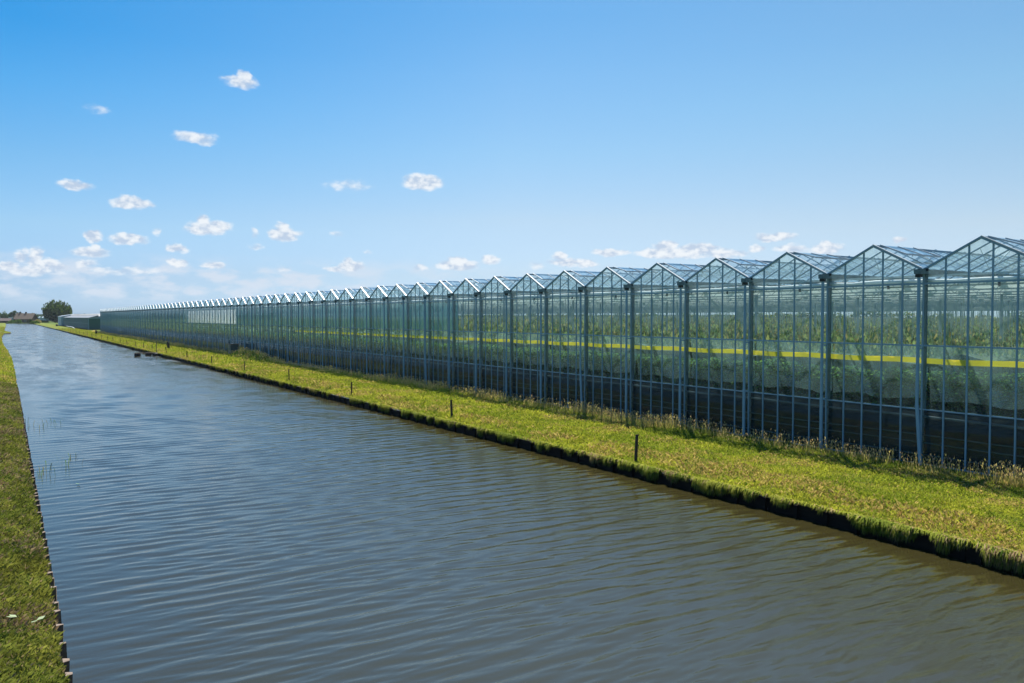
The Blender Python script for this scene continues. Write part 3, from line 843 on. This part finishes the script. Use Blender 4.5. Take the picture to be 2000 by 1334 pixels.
# lower dark film, corrugated by sagging folds
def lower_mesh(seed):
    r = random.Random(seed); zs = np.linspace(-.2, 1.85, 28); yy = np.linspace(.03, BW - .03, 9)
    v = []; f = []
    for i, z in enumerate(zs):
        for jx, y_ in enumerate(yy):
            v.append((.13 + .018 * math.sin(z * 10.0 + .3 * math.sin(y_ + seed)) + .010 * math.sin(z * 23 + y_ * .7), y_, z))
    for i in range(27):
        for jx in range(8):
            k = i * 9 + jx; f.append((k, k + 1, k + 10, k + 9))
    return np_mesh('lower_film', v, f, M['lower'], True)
me_low = [lower_mesh(s) for s in (1, 2, 3)]
def film_mesh(seed, top):
    zs = np.linspace(0, 1, 14); yy = np.linspace(.03, BW - .03, 17); v = []; f = []; q_ = random.Random(seed)
    lo = [2.10 + .14 * abs(math.sin(math.pi * (t / 16.0 * 1.5 + seed * .37))) + q_.uniform(-.03, .03) for t in range(17)]
    for i, z in enumerate(zs):
        for jx, y_ in enumerate(yy):
            z = lo[jx] + (top - lo[jx]) * zs[i]
            v.append((.42 + .05 * math.sin(y_ * 3.1 + z * 1.7 + seed) + .03 * math.sin(y_ * 7 - z * 4 + seed * 2), y_, z))
    for i in range(13):
        for jx in range(16):
            k = i * 17 + jx; f.append((k, k + 1, k + 18, k + 17))
    return np_mesh('plastic_film', v, f, M['film'], True)
me_film = [film_mesh(s, 4.2) for s in (1, 2, 3, 4)]
b = MB(); b.add([(.5, .02, 4.26), (.5, BW - .02, 4.26), (.5, BW - .02, 6.46), (.5, .02, 6.46)], [(3, 2, 1, 0)])
me_white = b.mesh('white_partition', M['white_sheet'])
b = MB(); b.add([(.5, .02, 4.26), (.5, BW - .02, 4.26), (.5, BW - .02, 6.46), (.5, .02, 6.46)], [(3, 2, 1, 0)])
me_teal = b.mesh('side_screen', M['teal_sheet'])
for k in range(K0, K1 + 1):
    Y = k * BW
    L = (0, Y, 0)
    fr = inst('wall_frame', me_mull, gh, L)
    inst('gable_rafter', me_raft, fr)
    inst('wall_glazing', me_glass[(k * 3) % 7], gh, L)
    rf = inst('roof_glazing', me_roof, gh, L)
    inst('glazing_bars', me_bars, rf); inst('verge_flashing', me_flash, rf)
    if k < 45:
        for q, a in enumerate((.45, 8.45, 16.45)):
            if q == 0 or k < 12: vn = vns[(k * 5 + q) % 3]; inst('vent_pane', vn[1], inst('roof_vent', vn[0], gh, (a, Y, 0)))
    if k < 20:
        inst('vent_pane', vf[1], inst('roof_vent', vf[0], gh, (4.45, Y, 0)))
    g = inst('gutter', me_gut, gh, L); inst('gutter_outlet', me_brk, g)
    inst('downpipe', me_pipe2 if k % 5 == 0 else me_pipe, gh, L)
    inst('column', me_col, gh, L)
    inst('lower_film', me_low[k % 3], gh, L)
    inst('plastic_film', me_film[k % 4], gh, L)
    if k < 40:
        inst('roller', me_roller, fr); inst('brace', me_brace, fr)
    if 26 <= k <= 34: inst('white_partition', me_white, gh, L)
    elif (9 <= k <= 25) or k > 34: inst('side_screen', me_teal, gh, L)
# trusses, screen bundles, inner columns
Ya, Yb = K0 * BW, (K1 + 1) * BW
b = MB()
b.box((-.03, Ya, 6.38), (.03, Yb, 6.44)); b.box((-.03, Ya, 6.76), (.03, Yb, 6.83))
yy = Ya
while yy < Yb - 1:
    b.bar((0, yy, 6.43), (0, yy + .5, 6.77), .025, .025); b.bar((0, yy + .5, 6.77), (0, yy + 1, 6.43), .025, .025); yy += 1
me_truss = b.mesh('truss', M['steel'])
r = random.Random(9)
def bundle(name, rad, z, mat, seed):
    b = MB(); rr = random.Random(seed); pts = []; rs = []
    yy = Ya
    while yy <= Yb: pts.append((rr.uniform(-.03, .03), yy, z + rr.uniform(-.03, .03))); rs.append(rad * rr.uniform(.75, 1.25)); yy += 1.0
    b.tube(pts, rs, 6); return b.mesh(name, mat)
def cloth_strip(seed):
    rr = random.Random(seed); v = []; f = []; yy = Ya; n = 0
    while yy <= Yb:
        a, b_, c_ = rr.uniform(-.05, .05), rr.uniform(-.07, .07), rr.uniform(-.04, .04)
        v += [(a, yy, 6.80), (b_, yy, 6.62 + c_), (b_ * .4 + a, yy, 6.40 + c_)]
        if n: k = 3 * n; f += [(k - 3, k, k + 1, k - 2), (k - 2, k + 1, k + 2, k - 1)]
        n += 1; yy += 0.8
    return np_mesh('screen_bundle', v, f, M['bundle'], True)
me_bun = [cloth_strip(q) for q in (1, 2, 3)]
NT_ = int(D / 4.5)
for i in range(NT_):
    xx = .75 + i * 4.5 if i else .36
    t_ = inst('truss', me_truss, gh, (xx, 0, 0))
    if i: inst('screen_bundle', me_bun[i % 3], gh, (xx + .28, 0, 0))
inst('side_roll', bundle('side_roll', .075, 6.60, M['roll'], 11), gh, (.24, 0, 0))
b = MB()
for i in range(1, NT_, 2):
    xx = .75 + i * 4.5
    for k in range(K0, K1 + 1, 2):
        b.box((xx - .05, k * BW - .05, 0), (xx + .05, k * BW + .05, 6.38))
o = b.build('inner_columns', M['steel'], gh); o['kind'] = 'stuff'
# closing walls at the back and the two ends
b = MB()
for k in range(K0, K1 + 1):
    y0 = k * BW
    b.add([(D, y0, 0), (D, y0 + BW, 0), (D, y0 + BW, Z_G), (D, y0 + BW/2, Z_R), (D, y0, Z_G)], [(0, 1, 2, 3, 4)])
b.build('back_wall_glazing', M['glass'], gh)
for nm, yy in (('end_wall_glazing', Yb), ('end_wall_glazing', Ya)):
    b = MB(); b.add([(0.05, yy, 0), (D, yy, 0), (D, yy, Z_G), (0.05, yy, Z_G)], [(0, 1, 2, 3)]); b.build(nm, M['glass'], gh)
b = MB()
for i in range(0, int(D), 2): b.box((i + .1, Yb + .01, 0), (i + .16, Yb + .07, Z_G))
b.box((0.0, Yb + .01, Z_G - .1), (D, Yb + .08, Z_G + .05))
b.build('end_wall_frame', M['frame'], gh)
inst('column', me_col, gh, (0, Yb, 0))

# slack heating pipes, added to draw faint pale streaks low behind the wall
M['hpipe'] = principled('dull_grey_heating_pipe', (0.075, 0.115, 0.125), 0.7, 0, 0.2, vary=0.6, vscale=.5)
for zz, rr_ in ((1.60, .045), (.92, .030), (.64, .028), (.20, .030)):
    b = MB(); b.tube([(.075, yy, zz + .015 * math.sin(yy * .8 + zz)) for yy in np.arange(Ya, Yb + .1, 1.0)], rr_, 6)
    b.build('heating_pipe', M['hpipe'], gh)
# yellow tape inside
b = MB(); yy = 16 + K0 * BW; pts = []
v = []; f = []; n = 0
while yy < 92:
    zz = 3.66 + .02 * math.sin(yy * 1.57); v += [(.03 * math.sin(yy * 2.1), yy, zz - .10), (0.0, yy, zz + .10)]
    if n: k = 2 * n; f += [(k - 2, k, k + 1, k - 1)]
    n += 1; yy += 1.0
o = bpy.data.objects.new('sticky_tape', np_mesh('sticky_tape', v, f, M['yellow'])); link(o); o.location = (XW + .29, 0, 0)
tag(o, 'long yellow band strung above the crop behind the glass wall', 'tape')

# crop
def crop_leaves(n, xf, yf, zf, sf, cf, nm, lab, up=False):
    x, y = xf(n), yf(n); z = zf(x, y); s = sf(n, y)
    a = rng.random(n) * 6.283; e = (rng.random(n) - .35) * 1.6
    d = np.stack([np.cos(a) * np.cos(e), np.sin(a) * np.cos(e), -np.abs(np.sin(e))], 1)
    sd_ = np.stack([-np.sin(a), np.cos(a), rng.random(n) * .6 - .3], 1)
    if up: d[:, 2] = .6 + .8 * rng.random(n); d[:, :2] *= .35
    p = np.stack([x, y, z], 1); s = s[:, None]
    v = np.stack([p, p + d*s*.5 + sd_*s*.28, p + d*s, p + d*s*.5 - sd_*s*.28], 1).reshape(-1, 3)
    f = np.arange(n * 4).reshape(n, 4)
    o = bpy.data.objects.new(nm, np_mesh(nm, v, f, M['crop'], False, np.repeat(cf(x, y, z), 4, 0))); link(o)
    tag(o, lab, 'crop', kind='stuff')
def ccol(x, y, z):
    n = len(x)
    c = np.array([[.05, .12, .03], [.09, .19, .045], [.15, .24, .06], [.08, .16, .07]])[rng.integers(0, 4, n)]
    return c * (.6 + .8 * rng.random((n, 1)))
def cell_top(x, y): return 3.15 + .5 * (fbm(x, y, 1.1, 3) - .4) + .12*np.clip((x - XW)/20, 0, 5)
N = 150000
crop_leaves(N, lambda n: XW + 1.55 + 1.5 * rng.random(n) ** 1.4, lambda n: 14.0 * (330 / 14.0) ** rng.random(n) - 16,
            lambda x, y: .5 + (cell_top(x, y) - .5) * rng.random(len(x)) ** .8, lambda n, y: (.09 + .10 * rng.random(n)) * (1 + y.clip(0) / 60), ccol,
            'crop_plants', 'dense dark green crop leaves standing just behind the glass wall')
N = 170000
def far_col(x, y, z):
    n = len(x); c = np.array([[.17, .25, .13], [.23, .30, .16], [.27, .30, .17], [.13, .21, .13], [.27, .25, .15]])[rng.integers(0, 5, n)]  # muted pale greens carry the interior's depth haze
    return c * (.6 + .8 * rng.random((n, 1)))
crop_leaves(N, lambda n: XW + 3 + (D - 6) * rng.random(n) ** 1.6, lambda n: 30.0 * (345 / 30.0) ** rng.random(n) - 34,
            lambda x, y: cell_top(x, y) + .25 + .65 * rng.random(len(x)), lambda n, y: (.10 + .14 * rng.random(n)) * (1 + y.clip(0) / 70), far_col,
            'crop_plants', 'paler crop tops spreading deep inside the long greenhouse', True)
crop_leaves(30000, lambda n: XW + D - 6 + 3 * rng.random(n), lambda n: Ya + (Yb - Ya) * rng.random(n),
            lambda x, y: 3.6 + 2.6 * rng.random(len(x)) * (.3 + 1.3 * fbm(y, y * 0, 3.0, 3)), lambda n, y: .5 + .5 * rng.random(n), far_col, 'crop_plants', 'tall crop row far inside against the back glass of the long greenhouse')
gx = np.linspace(XW + 2.2, XW + D - 2, 70); gy = np.linspace(Ya + 17, Yb + 14, 200)
o = bpy.data.objects.new('crop_understorey', grid_mesh('crop_understorey', np.repeat(gx[None], len(gy), 0), gy, lambda x, y: cell_top(x, y) + .05 + .5*rng.random(x.shape), principled('crop_understorey', (.035, .07, .02), .9, vary=.6, vscale=2)))  # backing sheet under the leaves, shade put into its dark green
link(o); tag(o, 'dark sheet standing in for shaded crop below the pale crop tops', 'crop', kind='stuff')
# strings the crop climbs
N = 5000
x = XW + 3 + (D * .6) * rng.random(N) ** 1.3; y = 30.0 * (300 / 30.0) ** rng.random(N) - 30
wd = .004 + (x - XW) * .00010 + y.clip(0) * .00006
v = np.empty((N, 4, 3)); lean = (rng.random(N) - .5) * .5
v[:, 0] = np.stack([x, y - wd, cell_top(x, y)], 1); v[:, 1] = np.stack([x, y + wd, cell_top(x, y)], 1)
v[:, 2] = np.stack([x, y + wd + lean, 0*x + 6.4], 1); v[:, 3] = np.stack([x, y - wd + lean, 0*x + 6.4], 1)
o = bpy.data.objects.new('crop_strings', np_mesh('crop_strings', v.reshape(-1, 3), np.arange(N*4).reshape(N, 4), M['string'])); link(o)
tag(o, 'thin pale strings holding the crop up to the roof trusses', 'string', kind='stuff')

# ------------------------------------------------------------------ small greenhouse further along
def small_greenhouse():
    x0, y0, y1, zt = 29.6, 374.0, 545.0, 4.95
    root = empty('small_greenhouse', (x0, y0, 0)); tag(root, 'lower glass greenhouse with grey sloping eave beyond the end of the long one', 'greenhouse')
    L = y1 - y0; dep = 60
    wl = principled('milky_green_glass_wall', (0.05, 0.12, 0.135), 0.6, 0, .2, col2=(0.05, 0.13, 0.11), vscale=.06, stretch=(1, 1, 3))
    gr = principled('grey_sheet_roof', (0.17, 0.19, 0.215), 0.6, 0.0, vary=.15, vscale=.4)
    b = MB(); b.box((0, 0, 0), (dep, L, zt - .01)); b.build('wall', wl, root)
    b = MB()
    yy = 0
    while yy <= L: b.box((-.05, yy - .04, 0), (-.002, yy + .04, zt)); yy += 2.0
    b.box((-.07, 0, 2.4), (-.052, L, 2.5)); b.build('wall_frame', M['frame'], root)
    b = MB(); b.add([(-.15, -.1, zt), (-.15, L, zt), (3.6, L, zt + 1.0), (3.6, -.1, zt + 1.0)], [(0, 3, 2, 1)])
    b.add([(3.6, -.1, zt + 1.0), (3.6, L, zt + 1.0), (3.6, L, zt), (3.6, -.1, zt)], [(0, 1, 2, 3)])
    b.add([(-.15, -.1, zt), (3.6, -.1, zt + 1.0), (3.6, -.1, zt)], [(0, 1, 2)])
    b.build('eave_roof', gr, root)
    b = MB(); nb = int(L / 4)
    for i in range(nb):
        a = i * 4.0
        b.add([(3.7, a, zt + .6), (3.7, a + 2, zt + 1.7), (3.7, a + 4, zt + .6), (dep, a, zt + .6), (dep, a + 2, zt + 1.7), (dep, a + 4, zt + .6)], [(0, 1, 2), (0, 3, 4, 1), (1, 4, 5, 2)])
    b.build('roof', gr, root)
    b = MB(); b.box((-.1, -.1, 0), (0.1, .0, zt)); b.box((-.1, -.1, zt - .3), (dep, -.02, zt)); b.build('corner_trim', M['frame'], root)
small_greenhouse()
s = empty('pale_shed', (28.6, 547.0, 0)); tag(s, 'pale blue shed with a shallow curved roof at the far end of the small greenhouse', 'shed')
b = MB(); b.box((0, 0, 0), (22, 34, 5.6)); b.build('wall', principled('pale_blue_sheet_wall', (.30, .44, .52), .5, vary=.15, vscale=.3, stretch=(1, 4, .3)), s)
b = MB(); v = []; 
for i in range(9):
    a = i / 8; v += [(-.3 + 22.6 * a, -.3, 5.61 + 1.5 * math.sin(a * math.pi)), (-.3 + 22.6 * a, 34.3, 5.61 + 1.5 * math.sin(a * math.pi))]
b.add(v, [(2*i, 2*i + 1, 2*i + 3, 2*i + 2) for i in range(8)]); b.add([v[2*i] for i in range(9)], [tuple(range(9))])
b.build('roof', M['white_alu'], s)
b = MB(); b.box((-.04, 10, 0), (-.004, 15, 4.2)); b.build('door', M['frame'], s)
b = MB(); b.tube([(25.5, y_of(146, 25.5), .25), (26.0, y_of(141, 26), .62), (26.4, y_of(130, 26.4), .62)], .14, 8)
o = b.build('white_pipe', principled('white_pvc', (.8, .8, .8), .4)); tag(o, 'white pipe lying bent on the grass before the small greenhouse', 'pipe')

# ------------------------------------------------------------------ trees
def tree(name, loc, W, H, label, cols, n=5000, group=None, willow=False, leaf=.5, seed=1):
    r = np.random.default_rng(seed); root = empty(name, loc); tag(root, label, 'tree', group)
    b = MB(); b.tube([(0, 0, -.3), (.1, 0, H*.18), (0, .1, H*.4), (.1, 0, H*.7)], [W*.035, W*.028, W*.02, W*.006], 8)
    for i in range(7):
        a = i * .9; rr = W * .33; b.tube([(0, 0, H*(.18 + .04*i)), (rr*.5*math.cos(a), rr*.5*math.sin(a), H*(.34 + .05*i)), (rr*math.cos(a), rr*math.sin(a), H*(.45 + .06*i))], [W*.014, W*.009, W*.003], 6)
    b.build('trunk', M['stake'], root)
    k = 46 if n > 2500 else 18
    cc = []
    while len(cc) < k:
        p = r.uniform(-1, 1, 3)
        q = p[0]**2 + p[1]**2 + p[2]**2
        if q < 1 and q > .18: cc.append(p)
    cc = np.array(cc); cc = cc * np.array([W*.40, W*.40, H*(.38 if willow else .36)]) + np.array([0, 0, H*(.55 if willow else .60)])
    ci = r.integers(0, k, n); rad = W * (.10 + .08 * r.random(k))
    d = r.normal(size=(n, 3)); d /= np.linalg.norm(d, axis=1)[:, None]
    p = cc[ci] + d * (rad[ci] * (.55 + .5 * r.random(n)))[:, None]
    if willow: p[:, 2] -= np.abs(r.normal(size=n)) * H * .10 * (r.random(n) < .5)
    p[:, 2] = np.maximum(p[:, 2], H * .04)
    s = (leaf * (.5 + r.random(n)))[:, None]
    u = r.normal(size=(n, 3)); u /= np.linalg.norm(u, axis=1)[:, None]
    if willow: u[:, 2] = -np.abs(u[:, 2]) * 1.6
    q = np.cross(u, r.normal(size=(n, 3))); q /= np.linalg.norm(q, axis=1)[:, None]
    v = np.stack([p - u*s, p + q*s*.45, p + u*s, p - q*s*.45], 1).reshape(-1, 3)
    cols = np.array(cols); c = cols[r.integers(0, len(cols), n)] * (.75 + .5 * r.random((n, 1)))
    o = bpy.data.objects.new('crown', np_mesh('crown', v, np.arange(n*4).reshape(n, 4), M['foliage'], False, np.repeat(c, 4, 0))); link(o, root)
    return root
def at(px, z, X=None):
    a, b_ = world_at(px, z); return (a, b_, G)
g_dark = [(.035, .075, .015), (.05, .10, .02), (.025, .055, .015)]
g_mid = [(.06, .13, .02), (.10, .17, .025), (.05, .10, .02)]
tree('willow_tree', at(112, 750), 29, 19.5, 'large rounded green willow beside the small greenhouse', [(.04, .085, .012), (.09, .14, .02), (.022, .05, .010)], 9000, None, True, .8, 3)
tree('round_tree', at(28, 930), 12, 12.5, 'small round dark tree just beyond the farmhouse roof', g_dark, 1600, 'dark trees behind the farmhouse', leaf=.6, seed=4)
tree('round_tree', at(6, 930), 15, 10.5, 'low dark tree at the very edge beyond the brown roofed barn', g_dark, 1600, 'dark trees behind the farmhouse', leaf=.6, seed=5)
tree('round_tree', at(41.5, 790), 5, 11.3, 'small dark treetop showing above the left end of the farmhouse ridge', g_dark, 700, 'dark trees behind the farmhouse', leaf=.5, seed=6)
tree('round_tree', at(64, 800), 12, 9.5, 'dark treetop showing above the right end of the farmhouse ridge', g_dark, 900, 'dark trees behind the farmhouse', leaf=.5, seed=16)
def bush(px, z, W, H, label, cols, seed):
    r = np.random.default_rng(seed); n = 700; loc = at(px, z)
    p = r.normal(size=(n, 3)); p /= np.linalg.norm(p, axis=1)[:, None]; p *= (.6 + .45 * r.random((n, 1))); p[:, 2] = np.abs(p[:, 2])
    p = p * np.array([W/2, W/2, H]); u = r.normal(size=(n, 3)) * .28; q = r.normal(size=(n, 3)) * .2
    v = np.stack([p - u, p + q, p + u, p - q], 1).reshape(-1, 3); cols = np.array(cols)
    o = bpy.data.objects.new('bush', np_mesh('bush', v, np.arange(n*4).reshape(n, 4), M['foliage'], False, np.repeat(cols[r.integers(0, len(cols), n)], 4, 0))); link(o); o.location = loc
    tag(o, label, 'bush', 'bushes around the farmhouse')
bush(36, 706, 6, 3.2, 'mid green bush before the left gable of the farmhouse', g_mid, 1)
bush(59.5, 704, 4, 3.4, 'dark bush before the right half of the farmhouse', g_dark, 2)
bush(74, 712, 6, 3.4, 'pale straw coloured bush at the right side of the farmhouse', [(.35, .30, .16), (.25, .26, .10)], 3)
bush(24, 712, 7, 2.4, 'low green bush between the barn and the farmhouse', g_mid, 4)
bush(68, 640, 7, 2.2, 'light green shrub on the bank corner near the farmhouse', g_mid, 6)
bush(82, 745, 12, 2.2, 'low green hedge clump between farmhouse and willow', g_mid, 7)

# distant tree line: an irregular far wood
n = 42000; r = np.random.default_rng(8)
a = r.random(n); X_ = -500 + 3300 * a; Y_ = 1900 + 60 * r.random(n) + 250*np.sin(a*3)
hmax = 6 + 9 * fbm(X_, Y_*0, 60, 4)
p = np.stack([X_, Y_, hmax * r.random(n) ** .6], 1); u = r.normal(size=(n, 3)) * 1.5; q = r.normal(size=(n, 3)) * 1.2
v = np.stack([p - u, p + q, p + u, p - q], 1).reshape(-1, 3)
o = bpy.data.objects.new('distant_wood', np_mesh('distant_wood', v, np.arange(n*4).reshape(n, 4), M['foliage'], False, np.repeat(np.array(g_dark)[r.integers(0, 3, n)], 4, 0))); link(o)
tag(o, 'bluish line of far-off trees along the horizon', 'wood', kind='stuff')

# ------------------------------------------------------------------ farmhouse, barn, far greenhouse, tower
M['tile'] = principled('brown_roof_tiles', (.10, .072, .048), .8, col2=(.065, .045, .032), vscale=.8, stretch=(1, 1, 4), bump=.3)
M['brick'] = principled('dark_brick', (.10, .065, .05), .9, vary=.3, vscale=1.2)
M['barn_tile'] = principled('purple_brown_tiles', (.05, .03, .03), .8, vary=.3, vscale=1)
M['winglass'] = principled('dark_window_glass', (.02, .03, .04), .08)
M['whitepaint'] = principled('white_paint', (.75, .75, .73), .5)
def house(name, loc, rz, L, W, ze, zr, wall, roof, label, windows=True, chimneys=()):
    root = empty(name, loc, rz); tag(root, label, 'house' if windows else 'barn')
    b = MB(); b.box((-L/2, -W/2, 0), (L/2, W/2, ze))
    b.add([(-L/2, -W/2, ze), (-L/2, W/2, ze), (-L/2, 0, zr - .1)], [(0, 2, 1)]); b.add([(L/2, -W/2, ze), (L/2, W/2, ze), (L/2, 0, zr - .1)], [(0, 1, 2)])
    b.build('wall', wall, root)
    b = MB(); o_ = .5; k = (zr - ze) / (W/2)
    for s in (-1, 1):
        b.add([(-L/2 - o_, s*(W/2 + o_), ze - k*o_), (L/2 + o_, s*(W/2 + o_), ze - k*o_), (L/2 + o_, 0, zr), (-L/2 - o_, 0, zr),
               (-L/2 - o_, s*(W/2 + o_), ze - k*o_ + .25), (L/2 + o_, s*(W/2 + o_), ze - k*o_ + .25), (L/2 + o_, 0, zr + .25), (-L/2 - o_, 0, zr + .25)],
              [(0,1,2,3),(4,5,6,7),(0,1,5,4),(1,2,6,5),(2,3,7,6),(3,0,4,7)])
    rf = b.build('roof', roof, root)
    for cx in chimneys:
        c = MB(); c.box((cx - .6, -.5, zr - .4), (cx + .6, .5, zr + 1.3)); c.box((cx - .7, -.6, zr + 1.302), (cx + .7, .6, zr + 1.5)); c.build('chimney', wall, rf)
    if windows:
        for wx in (-L*.36, -L*.12, L*.14):
            c = MB(); c.box((wx - .9, -W/2 - .08, .9), (wx + .9, -W/2 - .003, 2.4)); f_ = c.build('window', M['whitepaint'], root)
            c = MB(); c.box((wx - .78, -W/2 - .1, 1.0), (wx - .04, -W/2 - .082, 2.3)); c.box((wx + .04, -W/2 - .1, 1.0), (wx + .78, -W/2 - .082, 2.3)); c.build('pane', M['winglass'], f_)
        c = MB(); c.box((L*.36 - .5, -W/2 - .07, 0.05), (L*.36 + .5, -W/2 - .003, 2.2)); c.build('door', M['whitepaint'], root)
        for wy in (-W*.2, W*.2):
            c = MB(); c.box((-L/2 - .08, wy - .7, 1), (-L/2 - .003, wy + .7, 2.5)); f_ = c.build('window', M['whitepaint'], root)
            c = MB(); c.box((-L/2 - .1, wy - .6, 1.1), (-L/2 - .082, wy + .6, 2.4)); c.build('pane', M['winglass'], f_)
    return root
hx, hy, _ = at(51, 728)
house('farmhouse', (hx, hy, G), R(-28), 15.5, 11, 3.6, 8.6, M['brick'], M['tile'], 'brown roofed farmhouse standing beyond the far end of the canal', True, (-5.0, .2))
hx, hy, _ = at(2, 716)
house('barn', (hx, hy, G), R(-8), 16, 8, 1.9, 4.1, M['brick'], M['barn_tile'], 'low barn with a dark purple brown roof beside the farmhouse', False)
x0, y0, _ = at(-14, 1000); 
fg = empty('distant_greenhouse', (x0, y0, G)); tag(fg, 'far pale blue greenhouse seen behind the farmhouse', 'greenhouse')
b = MB(); b.box((0, 0, 0), (90, 40, 4.6)); b.build('wall', principled('pale_blue_glass_wall', (.22, .34, .42), .2, vary=.2, vscale=.2, stretch=(1, 1, 5)), fg)
b = MB()
for i in range(23):
    a = i * 3.9; b.add([(a, -.2, 4.61), (a + 1.95, -.2, 5.9), (a + 3.9, -.2, 4.61), (a, 40, 4.61), (a + 1.95, 40, 5.9), (a + 3.9, 40, 4.61)], [(0, 1, 2), (0, 3, 4, 1), (1, 4, 5, 2)])
b.build('roof', principled('whitewashed_glass', (.62, .70, .76), .4, vary=.1), fg)
tx, ty, _ = at(8, 3200)
tw = empty('distant_tower', (tx, ty, G)); tag(tw, 'tiny hazy tower block on the horizon beyond the barn', 'tower')
b = MB(); b.box((-5, -5, 0), (1, 5, 27)); b.box((1.003, -4, 0), (6, 4, 31)); b.build('block', M['whitepaint'], tw)
b = MB()
for i in range(8): b.box((-4.5, -5.05, 3 + i*2.9), (.5, -5.003, 4.4 + i*2.9))
b.build('window_band', M['winglass'], tw)

# ------------------------------------------------------------------ reeds and leaves in the water by the left bank
def reed_clump(px, z, label, n, seed, spread):
    r = random.Random(seed); X, Y = world_at(px, z); root = MB(); vs = []; fs = []; ts = []
    for i in range(n):
        x = r.uniform(-spread, spread); y = r.uniform(-spread*1.6, spread*1.6); h = r.uniform(.15, .5); a = r.uniform(0, 6.28); ln = r.uniform(.1, 1.0)
        p0 = Vector((x, y, -.1)); p1 = p0 + Vector((math.cos(a)*ln*h*.4, math.sin(a)*ln*h*.4, .1 + h*.6)); p2 = p1 + Vector((math.cos(a)*ln*h*.6, math.sin(a)*ln*h*.6, h*(.4 - .5*ln)))
        wv = Vector((-math.sin(a), math.cos(a), 0)) * .009; k = len(vs)
        vs += [p0 - wv, p0 + wv, p1 + wv*1.3, p1 - wv*1.3, p2]; fs += [(k, k+1, k+2), (k, k+2, k+3), (k+3, k+2, k+4)]
        c = r.choice([(.05, .11, .03), (.08, .14, .04), (.13, .13, .06)]); ts += [c] * 5
    o = bpy.data.objects.new('reed_clump', np_mesh('reed_clump', [tuple(v) for v in vs], fs, M['leaf'], False, np.array(ts))); link(o); o.location = (X, Y, WATER_Z)
    tag(o, label, 'reeds', 'sparse reeds in the shallow water')
reed_clump(78, 9039/(832-619), 'upper sparse clump of thin reeds rising from the canal near the left bank', 22, 1, 1.0)
reed_clump(112, 9039/(905-619), 'middle sparse clump of bent reeds in the shallow water', 16, 2, .7)
reed_clump(75, 9039/(928-619), 'lowest clump of bent reeds touching the left bank edge', 16, 3, .45)
def leaf_obj(X, Y, Z, s, col, label, name='leaf', nl=3):
    r = random.Random(int(X*100)); b = MB()
    for i in range(nl):
        a = r.uniform(0, 6.28); d = Vector((math.cos(a), math.sin(a), .15)); q = Vector((-math.sin(a), math.cos(a), .1)); p = Vector((0, 0, 0))
        b.add([p, p + d*s*.5 + q*s*.3, p + d*s, p + d*s*.5 - q*s*.3], [(0, 1, 2, 3)])
    o = b.build(name, principled('leaf_' + name, col, .6, vary=.2), None, (X, Y, Z)); tag(o, label, 'plant')
X, Y = world_at(150, 9039/(949-619)); leaf_obj(X, Y, WATER_Z + .03, .16, (.06, .14, .03), 'small green leaf floating on the water past the reeds', 'floating_leaf')
for (px, py, s) in ((22, 1220, .17), (60, 1227, .17)):
    z = 1532 * (CAM_H + .1) / (py - 619); X, Y = world_at(px, z); leaf_obj(X, Y, -.02, s, (.19, .24, .12), ('pale broad leaf at the end of a stalk lying on the left bank' if px > 40 else 'pale broad leaf lying at the very edge of the left bank grass'), 'broad_leaf', 2)

# ------------------------------------------------------------------ summer haze: one closed box of thin even air
b = MB(); b.box((-700, -600, -2.5), (3600, 3400, 60)); hz = b.build('haze', None or M['glass'])
m, t, out = new_mat('summer_haze')
pv = t.node('ShaderNodeVolumePrincipled'); t.put(pv.inputs['Color'], (0.75, 0.86, 1.0)); pv.inputs['Density'].default_value = 0.00005; pv.inputs['Anisotropy'].default_value = 0.2
t.l.new(pv.outputs[0], out.inputs['Volume'])
hz.data.materials.clear(); hz.data.materials.append(m); tag(hz, 'thin summer haze over the whole place', 'haze', kind='stuff')
